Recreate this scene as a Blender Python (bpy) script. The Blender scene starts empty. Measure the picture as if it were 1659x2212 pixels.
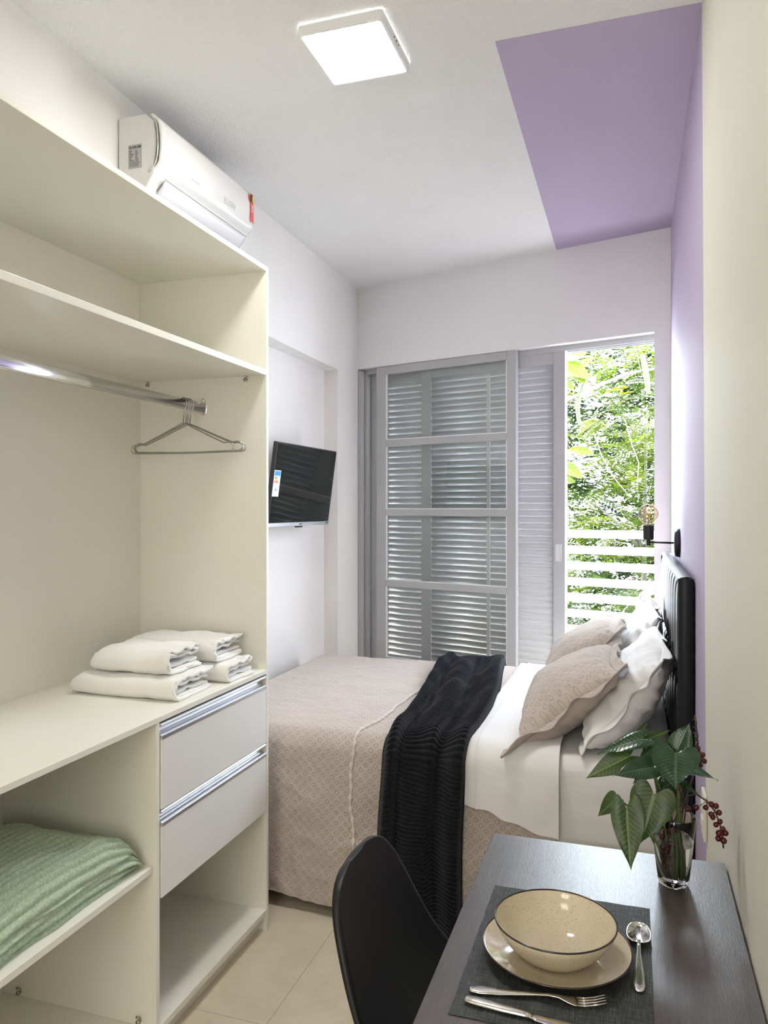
import bpy, bmesh, math, random
from math import sin, cos, pi, sqrt, radians, exp
from mathutils import Vector, Matrix, noise

scene = bpy.context.scene
COL = scene.collection
random.seed(7)

# ------------------------------------------------------------------ camera, sky, sun, exposure
cam_d = bpy.data.cameras.new('camera')
cam = bpy.data.objects.new('camera', cam_d)
COL.objects.link(cam)
cam.location = (0, 0, 1.5)
cam.rotation_euler = (pi / 2, 0, radians(18.0))
cam_d.sensor_fit = 'HORIZONTAL'
cam_d.sensor_width = 36.0
cam_d.lens = 36.0 * 1650 / 1659
cam_d.shift_y = -9.0 / 1659
cam_d.clip_start = 0.02
scene.camera = cam

world = bpy.data.worlds.new('sky')
scene.world = world
world.use_nodes = True
bg = world.node_tree.nodes['Background']
bg.inputs[0].default_value = (0.80, 0.90, 1.0, 1)
bg.inputs[1].default_value = 17.0

sun_d = bpy.data.lights.new('sun', 'SUN')
sun_d.energy = 24
sun_d.angle = radians(1.0)
sun_d.color = (1.0, 0.96, 0.88)
sun = bpy.data.objects.new('sun', sun_d)
COL.objects.link(sun)
SUNDIR = Vector((-.72, 1.0, 1.6)).normalized()
sun.rotation_euler = SUNDIR.to_track_quat('Z', 'Y').to_euler()
sun.location = (-4, 8, 9)

# sampling portal in the open door (guides sky light, adds none)
por_d = bpy.data.lights.new('door_portal', 'AREA')
por_d.shape = 'RECTANGLE'
por_d.size, por_d.size_y = .50, 2.4
por_d.cycles.is_portal = True
por = bpy.data.objects.new('door_portal', por_d)
COL.objects.link(por)
por.location = (-.115, 4.355, 1.22)
por.rotation_euler = (pi / 2, 0, radians(180 - 16.28))

# added soft fill under the ceiling, unseen behind the camera
rear_fill_d = bpy.data.lights.new('rear_fill_light', 'AREA')
rear_fill_d.shape = 'RECTANGLE'
rear_fill_d.size = 0.6
rear_fill_d.size_y = 0.6
rear_fill_d.energy = 7
rear_fill_d.color = (1.0, 0.93, 0.78)
rear_fill = bpy.data.objects.new('rear_fill_light', rear_fill_d)
COL.objects.link(rear_fill)
rear_fill.location = (-0.75, -0.55, 2.9)

# added upright fill, unseen behind the camera, brightens the inside of the wardrobe
low_fill_d = bpy.data.lights.new('low_fill_light', 'AREA')
low_fill_d.shape = 'RECTANGLE'
low_fill_d.size, low_fill_d.size_y = .8, 1.6
low_fill_d.energy = 15
low_fill_d.color = (1.0, .96, .90)
low_fill = bpy.data.objects.new('low_fill_light', low_fill_d)
COL.objects.link(low_fill)
low_fill.location = (-.45, -1.5, 1.75)
low_fill.rotation_euler = (radians(90), 0, radians(14))

scene.view_settings.view_transform = 'Standard'
scene.view_settings.look = 'None'
scene.view_settings.exposure = 0.68
scene.view_settings.gamma = 1.0
scene.view_settings.use_curve_mapping = False

LAMP_STRENGTH = 52.0

# ------------------------------------------------------------------ materials
def nd(nt, typ, **kw):
    n = nt.nodes.new(typ)
    for k, v in kw.items():
        setattr(n, k, v)
    return n

def lk(nt, a, b):
    nt.links.new(a, b)

def base_mat(name, col=(.8, .8, .8), rough=.5, metal=0.0, spec=.5):
    m = bpy.data.materials.new(name)
    m.use_nodes = True
    p = m.node_tree.nodes['Principled BSDF']
    p.inputs['Base Color'].default_value = (*col, 1)
    p.inputs['Roughness'].default_value = rough
    p.inputs['Metallic'].default_value = metal
    p.inputs['Specular IOR Level'].default_value = spec
    return m, m.node_tree, p

def coords(nt, kind='Object', scale=(1, 1, 1), rot=(0, 0, 0)):
    tc = nd(nt, 'ShaderNodeTexCoord')
    mp = nd(nt, 'ShaderNodeMapping')
    mp.inputs['Scale'].default_value = scale
    mp.inputs['Rotation'].default_value = rot
    lk(nt, tc.outputs[kind], mp.inputs[0])
    return mp.outputs[0]

def noise_tex(nt, vec, scale, detail=4, rough=.55):
    n = nd(nt, 'ShaderNodeTexNoise')
    n.inputs['Scale'].default_value = scale
    n.inputs['Detail'].default_value = detail
    n.inputs['Roughness'].default_value = rough
    lk(nt, vec, n.inputs['Vector'])
    return n.outputs[0]

def ramp(nt, fac, stops):
    r = nd(nt, 'ShaderNodeValToRGB')
    el = r.color_ramp.elements
    while len(el) > 1:
        el.remove(el[-1])
    el[0].position, el[0].color = stops[0][0], (*stops[0][1], 1)
    for pos, c in stops[1:]:
        e = el.new(pos)
        e.color = (*c, 1)
    lk(nt, fac, r.inputs[0])
    return r.outputs[0]

def math_n(nt, op, a, b=None, clamp=False):
    n = nd(nt, 'ShaderNodeMath', operation=op, use_clamp=clamp)
    for i, v in enumerate((a, b)):
        if v is None:
            continue
        if isinstance(v, (int, float)):
            n.inputs[i].default_value = v
        else:
            lk(nt, v, n.inputs[i])
    return n.outputs[0]

def bump(nt, p, height, strength=.3, dist=.002, chain=None):
    b = nd(nt, 'ShaderNodeBump')
    b.inputs['Strength'].default_value = strength
    b.inputs['Distance'].default_value = dist
    lk(nt, height, b.inputs['Height'])
    if chain is not None:
        lk(nt, chain, b.inputs['Normal'])
    lk(nt, b.outputs[0], p.inputs['Normal'])
    return b.outputs[0]

def plain(name, col, rough=.5, metal=0.0, nscale=60, nstr=.05, vary=.04, spec=.5, dist=.001):
    m, nt, p = base_mat(name, col, rough, metal, spec)
    v = coords(nt)
    f = noise_tex(nt, v, nscale)
    g = noise_tex(nt, v, 3.0, 2)
    lo = tuple(c * (1 - vary) for c in col)
    hi = tuple(min(1, c * (1 + vary)) for c in col)
    lk(nt, ramp(nt, g, [(.3, lo), (.7, hi)]), p.inputs['Base Color'])
    bump(nt, p, f, nstr, dist)
    return m

M = {}
M['wall'] = plain('wall_paint', (.84, .825, .79), .6, nscale=90, nstr=.12, vary=.012, dist=.002, spec=.25)
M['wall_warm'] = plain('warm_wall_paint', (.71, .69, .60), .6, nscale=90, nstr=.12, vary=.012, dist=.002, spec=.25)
M['wall_back'] = plain('back_wall_paint', (.80, .785, .795), .6, nscale=90, nstr=.12, vary=.012, dist=.002, spec=.25)
M['ceil'] = plain('ceiling_plaster', (.87, .865, .86), .75, nscale=150, nstr=.9, vary=.01, dist=.007, spec=.2)
M['lilac'] = plain('lilac_paint', (.47, .395, .545), .6, nscale=120, nstr=.25, vary=.015, dist=.003, spec=.25)
M['melamine'] = plain('white_melamine', (.87, .855, .765), .38, nscale=400, nstr=.03, vary=.01, spec=.45)
M['melamine_front'] = plain('drawer_front_melamine', (.86, .85, .83), .35, nscale=400, nstr=.03, vary=.01)
M['shutter'] = plain('grey_gloss_paint', (.44, .44, .455), .35, nscale=40, nstr=.06, vary=.02)
M['rod'] = plain('pale_grey_paint', (.66, .66, .67), .35, nscale=40, nstr=.04, vary=.02)
M['white_paint'] = plain('white_metal_paint', (.86, .87, .87), .4, nscale=40, nstr=.03, vary=.01)
M['alu'] = plain('brushed_aluminium', (.70, .71, .74), .40, 1.0, nscale=300, nstr=.03, vary=.03)
M['chrome'] = plain('polished_chrome', (.80, .80, .82), .10, 1.0, nscale=200, nstr=.01, vary=.02)
M['steel'] = plain('polished_steel', (.78, .76, .72), .13, 1.0, nscale=150, nstr=.01, vary=.02)
M['wire'] = plain('grey_wire', (.42, .42, .42), .25, 1.0, nscale=200, nstr=.01, vary=.02)
M['zinc'] = plain('zinc_bracket', (.45, .40, .32), .3, 1.0, nscale=200, nstr=.02)
M['ac_white'] = plain('air_conditioner_plastic', (.74, .735, .71), .25, nscale=200, nstr=.01, vary=.005)
M['ac_grey'] = plain('louvre_plastic', (.66, .66, .69), .3, nscale=200, nstr=.01, vary=.005)
M['clear_plastic'] = plain('silver_trim_plastic', (.62, .62, .62), .15, .6, nscale=200, nstr=.01)
M['sticker'] = plain('grey_sticker', (.42, .42, .42), .5, nscale=100, nstr=.01)
M['ink'] = plain('black_ink', (.03, .03, .03), .5, nscale=100, nstr=.0)
M['ink_pale'] = plain('pale_grey_ink', (.62, .62, .62), .4, nscale=100, nstr=.0)
M['paper'] = plain('white_label_paper', (.86, .86, .86), .5, nscale=100, nstr=.01)
M['red'] = plain('red_label', (.75, .08, .06), .5, nscale=100, nstr=.01)
M['yellow'] = plain('yellow_label', (.85, .62, .05), .5, nscale=100, nstr=.01)
M['blue'] = plain('blue_label', (.04, .30, .72), .5, nscale=100, nstr=.01)
M['green'] = plain('green_label', (.05, .40, .10), .5, nscale=100, nstr=.01)
M['screen'] = plain('black_screen_glass', (.006, .007, .007), .06, nscale=10, nstr=.0, vary=.1)
M['black_plastic'] = plain('black_plastic', (.012, .012, .013), .35, nscale=150, nstr=.02)
M['black_metal'] = plain('matt_black_metal', (.010, .010, .011), .42, nscale=200, nstr=.02)
M['chair_black'] = plain('black_moulded_shell', (.008, .0085, .0095), .42, nscale=500, nstr=.03, spec=.35)
M['wood_leg'] = plain('beech_leg', (.42, .26, .13), .5, nscale=30, nstr=.05, vary=.12)
M['grey_seal'] = plain('dark_grey_seal', (.16, .16, .165), .5, nscale=100, nstr=.02)
M['white_cotton'] = None
M['earth'] = plain('garden_soil', (.10, .09, .05), .9, nscale=8, nstr=.4, vary=.3, dist=.05)
M['bark'] = plain('pale_bark', (.075, .065, .05), .8, nscale=60, nstr=.4, vary=.2, dist=.004)
M['pod'] = plain('green_seed_pod', (.035, .05, .010), .45, nscale=40, nstr=.1, vary=.1)
M['berry'] = plain('dark_red_berry', (.085, .006, .010), .28, nscale=300, nstr=.08, vary=.35)
M['stem_dark'] = plain('dark_stem', (.06, .045, .03), .6, nscale=100, nstr=.2, vary=.2)
M['stem_green'] = plain('green_stem', (.13, .19, .06), .5, nscale=100, nstr=.1, vary=.2)
M['outlet'] = plain('ivory_plastic', (.80, .78, .68), .35, nscale=100, nstr=.01)

def cloth(name, col, weave=900, wr=14, wr_str=.25, rough=.85, sheen=.3, vary=.03):
    m, nt, p = base_mat(name, col, rough, 0, .2)
    v = coords(nt)
    a = noise_tex(nt, v, weave, 2)
    b = noise_tex(nt, v, wr, 5, .6)
    n1 = bump(nt, p, b, wr_str, .012)
    bump(nt, p, a, .18, .0008, n1)
    g = noise_tex(nt, v, 5, 2)
    lk(nt, ramp(nt, g, [(.3, tuple(c * (1 - vary) for c in col)), (.7, tuple(min(1, c * (1 + vary)) for c in col))]), p.inputs['Base Color'])
    p.inputs['Sheen Weight'].default_value = sheen
    return m

M['white_cotton'] = cloth('white_cotton_sheet', (.84, .835, .83), wr=9, wr_str=.22)
M['pillow_white'] = cloth('white_pillowcase', (.85, .85, .855), wr=8, wr_str=.3)
M['towel'] = cloth('white_terry', (.86, .85, .81), weave=420, wr=30, wr_str=.2, sheen=.6)
M['beige_plain'] = cloth('beige_plain_cotton', (.52, .45, .39), wr=10, wr_str=.2)

M['seam'] = cloth('pale_gathered_trim', (.70, .64, .58), wr=60, wr_str=.3)

def ring_cloth(name, col, size=.026):
    m, nt, p = base_mat(name, col, .85, 0, .2)
    uv = coords(nt, 'UV', (1 / size, 1 / size, 1), (0, 0, pi / 4))
    fr = nd(nt, 'ShaderNodeVectorMath', operation='FRACTION')
    lk(nt, uv, fr.inputs[0])
    sb = nd(nt, 'ShaderNodeVectorMath', operation='SUBTRACT')
    sb.inputs[1].default_value = (.5, .5, 0)
    lk(nt, fr.outputs[0], sb.inputs[0])
    fl = nd(nt, 'ShaderNodeVectorMath', operation='MULTIPLY')
    fl.inputs[1].default_value = (1, 1, 0)
    lk(nt, sb.outputs[0], fl.inputs[0])
    ln = nd(nt, 'ShaderNodeVectorMath', operation='LENGTH')
    lk(nt, fl.outputs[0], ln.inputs[0])
    d = math_n(nt, 'ABSOLUTE', math_n(nt, 'SUBTRACT', ln.outputs['Value'], .27))
    ring = math_n(nt, 'DIVIDE', d, .10, True)          # 0 on the stitched ring
    v = coords(nt)
    wr = noise_tex(nt, v, 16, 6, .62)
    n1 = bump(nt, p, wr, .6, .016)
    n2 = bump(nt, p, ring, .75, .0035, n1)
    wv = noise_tex(nt, v, 900, 2)
    bump(nt, p, wv, .15, .0008, n2)
    g = noise_tex(nt, v, 6, 3)
    lk(nt, ramp(nt, g, [(.3, tuple(c * .96 for c in col)), (.7, tuple(c * 1.04 for c in col))]), p.inputs['Base Color'])
    p.inputs['Sheen Weight'].default_value = .3
    return m
M['quilt'] = ring_cloth('beige_ring_quilting', (.56, .49, .435))
M['sham'] = ring_cloth('beige_ring_sham', (.54, .47, .41), .025)

def plush(name, col, col2, rough=.9, sheen=.6, sc=110):
    m, nt, p = base_mat(name, col, rough, 0, .1)
    v = coords(nt)
    a = noise_tex(nt, v, sc, 6, .7)
    lk(nt, ramp(nt, a, [(.35, col), (.65, col2)]), p.inputs['Base Color'])
    bump(nt, p, a, .7, .006)
    p.inputs['Sheen Weight'].default_value = sheen
    p.inputs['Sheen Roughness'].default_value = .35
    return m
M['throw'] = plush('black_ribbed_plush', (.006, .007, .010), (.017, .019, .025), sheen=.14, sc=180)
M['green_plush'] = plush('sage_green_plush', (.40, .53, .36), (.64, .75, .57), sheen=.3, sc=130)

def leather():
    m, nt, p = base_mat('black_leatherette', (.007, .010, .011), .36, 0, .35)
    v = coords(nt)
    a = noise_tex(nt, v, 260, 4)
    bump(nt, p, a, .12, .001)
    return m
M['leather'] = leather()

def tiles():
    m, nt, p = base_mat('beige_floor_tile', (.72, .66, .54), .28)
    v = coords(nt)
    sp = nd(nt, 'ShaderNodeSeparateXYZ')
    lk(nt, v, sp.inputs[0])
    ds = []
    for i, off, size in ((0, 1.01, .62), (1, -2.62, .62)):
        a = math_n(nt, 'ADD', sp.outputs[i], off)
        f = math_n(nt, 'FRACT', math_n(nt, 'DIVIDE', a, size))
        ds.append(math_n(nt, 'ABSOLUTE', math_n(nt, 'SUBTRACT', math_n(nt, 'FRACT', math_n(nt, 'ADD', f, .5)), .5)))
    d = math_n(nt, 'MINIMUM', ds[0], ds[1])
    g = math_n(nt, 'DIVIDE', d, .0035, True)
    n = noise_tex(nt, v, 9, 6, .65)
    c1 = ramp(nt, n, [(.3, (.64, .565, .43)), (.7, (.73, .66, .52))])
    mx = nd(nt, 'ShaderNodeMix', data_type='RGBA')
    lk(nt, g, mx.inputs['Factor'])
    mx.inputs[6].default_value = (.42, .38, .31, 1)
    lk(nt, c1, mx.inputs[7])
    lk(nt, mx.outputs[2], p.inputs['Base Color'])
    bump(nt, p, g, .4, .002)
    return m
M['tile'] = tiles()

def dark_wood():
    m, nt, p = base_mat('dark_tobacco_wood', (.03, .022, .02), .36)
    v = coords(nt, 'Object', (60, 3.5, 30))
    a = noise_tex(nt, v, 2.2, 8, .7)
    v2 = coords(nt, 'Object', (520, 60, 100))
    b = noise_tex(nt, v2, 1.0, 3, .6)
    c = ramp(nt, a, [(.30, (.020, .012, .010)), (.55, (.052, .034, .029)), (.72, (.088, .060, .051))])
    lk(nt, c, p.inputs['Base Color'])
    n1 = bump(nt, p, b, .32, .0013)
    bump(nt, p, a, .05, .0010, n1)
    lk(nt, ramp(nt, b, [(.3, (.28,) * 3), (.7, (.40,) * 3)]), p.inputs['Roughness'])
    p.inputs['Specular IOR Level'].default_value = .8
    p.inputs['Coat Weight'].default_value = .55
    p.inputs['Coat Roughness'].default_value = .30
    return m
M['wood'] = dark_wood()

def woven():
    m, nt, p = base_mat('charcoal_woven_vinyl', (.05, .055, .055), .6)
    v1 = coords(nt, 'Object', (700, 30, 1))
    v2 = coords(nt, 'Object', (30, 700, 1))
    a = noise_tex(nt, v1, 1, 2)
    b = noise_tex(nt, v2, 1, 2)
    s = math_n(nt, 'ADD', math_n(nt, 'MULTIPLY', a, .5), math_n(nt, 'MULTIPLY', b, .5))
    lk(nt, ramp(nt, s, [(.40, (.008, .009, .009)), (.52, (.024, .027, .026)), (.62, (.085, .095, .092))]), p.inputs['Base Color'])
    bump(nt, p, s, .5, .001)
    return m
M['woven'] = woven()

def stoneware():
    m, nt, p = base_mat('cream_speckled_glaze', (.60, .52, .385), .09)
    v = coords(nt)
    a = noise_tex(nt, v, 420, 2, .6)
    n = noise_tex(nt, v, 12, 3)
    c1 = ramp(nt, n, [(.3, (.56, .475, .34)), (.7, (.64, .56, .42))])
    f = ramp(nt, a, [(.61, (0, 0, 0)), (.68, (.8, .8, .8))])
    mx = nd(nt, 'ShaderNodeMix', data_type='RGBA')
    lk(nt, f, mx.inputs['Factor'])
    lk(nt, c1, mx.inputs[6])
    mx.inputs[7].default_value = (.30, .20, .10, 1)
    lk(nt, mx.outputs[2], p.inputs['Base Color'])
    return m
M['stoneware'] = stoneware()
M['rim'] = plain('dark_brown_rim_glaze', (.035, .025, .022), .15, nscale=80, nstr=.02, vary=.2)

def emit(name, col, strength):
    m, nt, p = base_mat(name, col, .4)
    p.inputs['Emission Color'].default_value = (*col, 1)
    p.inputs['Emission Strength'].default_value = strength
    return m
M['lamp'] = emit('lit_diffuser', (1.0, .985, .96), LAMP_STRENGTH)

def pane_glass(name, tint=(.95, .97, .96), gl=.10, fk=.9):
    m = bpy.data.materials.new(name)
    m.use_nodes = True
    nt = m.node_tree
    nt.nodes.clear()
    out = nd(nt, 'ShaderNodeOutputMaterial')
    tr = nd(nt, 'ShaderNodeBsdfTransparent')
    tr.inputs[0].default_value = (*tint, 1)
    g = nd(nt, 'ShaderNodeBsdfGlossy')
    g.inputs['Roughness'].default_value = .02
    fr = nd(nt, 'ShaderNodeFresnel')
    fr.inputs[0].default_value = 1.5
    mx = nd(nt, 'ShaderNodeMixShader')
    f = math_n(nt, 'ADD', math_n(nt, 'MULTIPLY', fr.outputs[0], fk), gl * .2)
    lk(nt, f, mx.inputs[0])
    lk(nt, tr.outputs[0], mx.inputs[1])
    lk(nt, g.outputs[0], mx.inputs[2])
    lk(nt, mx.outputs[0], out.inputs[0])
    return m
M['pane'] = pane_glass('window_pane_glass')
M['bulb'] = pane_glass('amber_bulb_glass', (.98, .88, .77), .1, .35)

def solid_glass(name, col=(1, 1, 1), ior=1.47):
    m, nt, p = base_mat(name, col, .0)
    p.inputs['Transmission Weight'].default_value = 1.0
    p.inputs['IOR'].default_value = ior
    return m
M['glass'] = solid_glass('clear_glass', (.97, .98, .98))
M['water'] = solid_glass('water', (.97, .99, .98), 1.33)
M['filament'] = plain('gold_filament', (.85, .55, .15), .3, .4)

def leaf_mat(name, dark, light, rib, trans=.25, rough=.28, veins=11):
    m, nt, p = base_mat(name, dark, rough)
    tc = nd(nt, 'ShaderNodeTexCoord')
    sp = nd(nt, 'ShaderNodeSeparateXYZ')
    lk(nt, tc.outputs['UV'], sp.inputs[0])
    c = math_n(nt, 'ABSOLUTE', math_n(nt, 'SUBTRACT', sp.outputs[1], .5))
    s = math_n(nt, 'SINE', math_n(nt, 'MULTIPLY', math_n(nt, 'SUBTRACT', sp.outputs[0], math_n(nt, 'MULTIPLY', c, .45)), veins * 2 * pi * .5))
    vein = math_n(nt, 'POWER', math_n(nt, 'ABSOLUTE', s), 8.0)
    mid = math_n(nt, 'SUBTRACT', 1.0, math_n(nt, 'DIVIDE', c, .045), True)
    fade = math_n(nt, 'SUBTRACT', 1.0, math_n(nt, 'MULTIPLY', c, 1.7), True)
    base = ramp(nt, noise_tex(nt, coords(nt), 45, 4), [(.35, dark), (.65, light)])
    f = math_n(nt, 'MAXIMUM', mid, math_n(nt, 'MULTIPLY', math_n(nt, 'MULTIPLY', vein, fade), .38), True)
    mx = nd(nt, 'ShaderNodeMix', data_type='RGBA')
    lk(nt, f, mx.inputs['Factor'])
    lk(nt, base, mx.inputs[6])
    mx.inputs[7].default_value = (*rib, 1)
    lk(nt, mx.outputs[2], p.inputs['Base Color'])
    bump(nt, p, f, .25, .002)
    if trans:
        t = nd(nt, 'ShaderNodeBsdfTranslucent')
        lk(nt, mx.outputs[2], t.inputs[0])
        ms = nd(nt, 'ShaderNodeMixShader')
        ms.inputs[0].default_value = trans
        lk(nt, p.outputs[0], ms.inputs[1])
        lk(nt, t.outputs[0], ms.inputs[2])
        lk(nt, ms.outputs[0], nt.nodes['Material Output'].inputs[0])
    return m
M['leaf_dark'] = leaf_mat('glossy_dark_leaf', (.012, .040, .016), (.022, .062, .024), (.07, .13, .06), .10, .22)
M['leaf_pale'] = leaf_mat('veined_mid_green_leaf', (.022, .056, .012), (.050, .095, .018), (.17, .24, .07), .2, .35)
M['leaf_big'] = leaf_mat('broad_yellow_green_leaf', (.030, .065, .001), (.085, .105, .001), (.12, .14, .02), .55, .45, 14)

def frond_mat(name, a, b, c):
    m, nt, p = base_mat(name, a, .5)
    col = ramp(nt, noise_tex(nt, coords(nt), 2.2, 5, .7), [(.32, a), (.5, b), (.68, c)])
    lk(nt, col, p.inputs['Base Color'])
    t = nd(nt, 'ShaderNodeBsdfTranslucent')
    lk(nt, col, t.inputs[0])
    ms = nd(nt, 'ShaderNodeMixShader')
    ms.inputs[0].default_value = .62
    lk(nt, p.outputs[0], ms.inputs[1])
    lk(nt, t.outputs[0], ms.inputs[2])
    lk(nt, ms.outputs[0], nt.nodes['Material Output'].inputs[0])
    return m
M['frond'] = frond_mat('fine_tree_leaflets', (.010, .026, .003), (.045, .072, .003), (.115, .125, .002))
M['frond_deep'] = frond_mat('deep_green_leaflets', (.004, .014, .005), (.014, .032, .005), (.042, .064, .004))

# ------------------------------------------------------------------ object helpers
def wloc(o):
    v = Vector((0, 0, 0))
    while o is not None:
        v += o.location
        o = o.parent
    return v

def tag(o, label=None, cat=None, group=None, kind=None):
    if label: o['label'] = label
    if cat: o['category'] = cat
    if group: o['group'] = group
    if kind: o['kind'] = kind
    return o

def thing(name, label, cat, loc=(0, 0, 0), group=None, kind=None):
    o = bpy.data.objects.new(name, None)
    COL.objects.link(o)
    o.location = loc
    o.empty_display_size = .05
    return tag(o, label, cat, group, kind)

class MB:
    def __init__(self):
        self.v, self.f, self.uv, self.mi = [], [], [], []
        self.cur = 0
    def add(self, vs, fs, uvs=None):
        o = len(self.v)
        self.v += [Vector(p) for p in vs]
        for f in fs:
            self.f.append([i + o for i in f])
            self.mi.append(self.cur)
            self.uv.append([uvs[i] for i in f] if uvs else [(0, 0)] * len(f))
        return self
    def box(self, x0, x1, y0, y1, z0, z1):
        vs = [(x, y, z) for z in (z0, z1) for y in (y0, y1) for x in (x0, x1)]
        return self.hexa(vs)
    def hexa(self, vs):
        return self.add(vs, [(0, 2, 3, 1), (4, 5, 7, 6), (0, 1, 5, 4), (2, 6, 7, 3), (0, 4, 6, 2), (1, 3, 7, 5)])
    def prism(self, poly, axis, a, b):
        """poly: list of 2D points in the plane across the axis; extruded from a to b."""
        def P(p, t):
            if axis == 'x': return (t, p[0], p[1])
            if axis == 'y': return (p[0], t, p[1])
            return (p[0], p[1], t)
        n = len(poly)
        vs = [P(p, a) for p in poly] + [P(p, b) for p in poly]
        fs = [tuple(range(n))[::-1], tuple(range(n, 2 * n))]
        for i in range(n):
            j = (i + 1) % n
            fs.append((i, j, n + j, n + i))
        return self.add(vs, fs)
    def tube(self, pts, r, n=10, cap=True, closed=False):
        pts = [Vector(p) for p in pts]
        rs = r if isinstance(r, (list, tuple)) else [r] * len(pts)
        m = len(pts)
        vs, fs = [], []
        up = None
        for i in range(m):
            if closed:
                t = pts[(i + 1) % m] - pts[i - 1]
            else:
                t = pts[min(i + 1, m - 1)] - pts[max(i - 1, 0)]
            t.normalize()
            if up is None:
                up = Vector((0, 0, 1)) if abs(t.z) < .9 else Vector((1, 0, 0))
            sx = t.cross(up)
            if sx.length < 1e-6:
                sx = t.cross(Vector((.3, 1, .2)))
            sx.normalize()
            up = sx.cross(t).normalized()
            for k in range(n):
                a = 2 * pi * k / n
                vs.append(pts[i] + (sx * cos(a) + up * sin(a)) * rs[i])
        lim = m if closed else m - 1
        for i in range(lim):
            for k in range(n):
                k2 = (k + 1) % n
                j = (i + 1) % m
                fs.append((i * n + k, i * n + k2, j * n + k2, j * n + k))
        if cap and not closed:
            fs.append(tuple(range(n))[::-1])
            fs.append(tuple(range((m - 1) * n, m * n)))
        return self.add(vs, fs)
    def lathe(self, prof, c=(0, 0, 0), n=32, axis=None):
        """prof: list of (r, z). axis: matrix turning local z."""
        c = Vector(c)
        vs, fs = [], []
        for r, z in prof:
            for k in range(n):
                a = 2 * pi * k / n
                p = Vector((r * cos(a), r * sin(a), z))
                if axis is not None:
                    p = axis @ p
                vs.append(c + p)
        for i in range(len(prof) - 1):
            for k in range(n):
                k2 = (k + 1) % n
                fs.append((i * n + k, i * n + k2, (i + 1) * n + k2, (i + 1) * n + k))
        if prof[0][0] > 1e-6: pass
        return self.add(vs, fs)
    def sphere(self, c, r, nu=12, nv=8, sq=(1, 1, 1)):
        prof = [(max(1e-5, sin(pi * i / nv)) * r, -cos(pi * i / nv) * r) for i in range(nv + 1)]
        c = Vector(c)
        st = len(self.v)
        self.lathe(prof, (0, 0, 0), nu)
        for i in range(st, len(self.v)):
            p = self.v[i]
            self.v[i] = c + Vector((p.x * sq[0], p.y * sq[1], p.z * sq[2]))
        return self
    def grid(self, fn, nu, nv, closed_u=False):
        vs, uvs, fs = [], [], []
        for j in range(nv + 1):
            for i in range(nu + 1):
                r = fn(i / nu, j / nv)
                if len(r) == 2:
                    vs.append(Vector(r[0])); uvs.append(r[1])
                else:
                    vs.append(Vector(r)); uvs.append((i / nu, j / nv))
        w = nu + 1
        for j in range(nv):
            for i in range(nu):
                fs.append((j * w + i, j * w + i + 1, (j + 1) * w + i + 1, (j + 1) * w + i))
        return self.add(vs, fs, uvs)
    def build(self, name, mat, parent=None, smooth=False, bevel=0, solid=0, sub=0, origin=None, weld=False, angle=None, soff=-1):
        if parent is not None:
            off = wloc(parent)
        elif origin is not None:
            off = Vector(origin)
        else:
            xs = [p.x for p in self.v]; ys = [p.y for p in self.v]; zs = [p.z for p in self.v]
            off = Vector(((min(xs) + max(xs)) / 2, (min(ys) + max(ys)) / 2, min(zs)))
        me = bpy.data.meshes.new(name)
        me.from_pydata([p - off for p in self.v], [], self.f)
        ul = me.uv_layers.new(name='UVMap')
        k = 0
        for fu in self.uv:
            for c in fu:
                ul.data[k].uv = c
                k += 1
        mats = mat if isinstance(mat, (list, tuple)) else [mat]
        for m_ in mats:
            me.materials.append(m_)
        if len(mats) > 1:
            me.polygons.foreach_set('material_index', self.mi)
        bm = bmesh.new()
        bm.from_mesh(me)
        if weld:
            bmesh.ops.remove_doubles(bm, verts=bm.verts, dist=1e-5)
        bmesh.ops.recalc_face_normals(bm, faces=bm.faces)
        bm.to_mesh(me)
        bm.free()
        if smooth:
            me.polygons.foreach_set('use_smooth', [True] * len(me.polygons))
        me.update()
        o = bpy.data.objects.new(name, me)
        COL.objects.link(o)
        if parent is not None:
            o.parent = parent
        else:
            o.location = off
        if solid:
            md = o.modifiers.new('solid', 'SOLIDIFY'); md.thickness = solid; md.offset = soff
        if bevel:
            md = o.modifiers.new('bevel', 'BEVEL'); md.width = bevel; md.segments = 2
            md.limit_method = 'ANGLE'; md.angle_limit = radians(40)
        if sub:
            md = o.modifiers.new('sub', 'SUBSURF'); md.levels = sub; md.render_levels = sub
        return o

def box(name, mat, b, parent=None, bevel=0.0, **kw):
    return MB().box(*b).build(name, mat, parent, bevel=bevel, **kw)

def struct(name, mb, mat, label, cat, **kw):
    o = mb.build(name, mat, None, **kw)
    return tag(o, label, cat, kind='structure')

def lettering(name, text, size, mat, parent, loc, xdir, ydir, depth=.0004):
    """extruded lettering; xdir reading direction, ydir up, world location of the lower-left corner"""
    cu = bpy.data.curves.new(name, 'FONT')
    cu.body = text
    cu.size = size
    cu.extrude = depth
    tmp = bpy.data.objects.new(name + '_curve', cu)
    COL.objects.link(tmp)
    dg = bpy.context.evaluated_depsgraph_get()
    me = bpy.data.meshes.new_from_object(tmp.evaluated_get(dg))
    bpy.data.objects.remove(tmp)
    bpy.data.curves.remove(cu)
    x = Vector(xdir).normalized(); y = Vector(ydir).normalized(); z = x.cross(y)
    R = Matrix((x, y, z)).transposed().to_4x4()
    me.transform(Matrix.Translation(Vector(loc) - wloc(parent)) @ R)
    me.materials.clear()
    me.materials.append(mat)
    me.name = name
    o = bpy.data.objects.new(name, me)
    COL.objects.link(o)
    o.parent = parent
    return o

def nz(x, y=0.0, z=0.0):
    return noise.noise(Vector((x, y, z)))

def smooth(a, b, x):
    t = min(1, max(0, (x - a) / (b - a)))
    return t * t * (3 - 2 * t)

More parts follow.
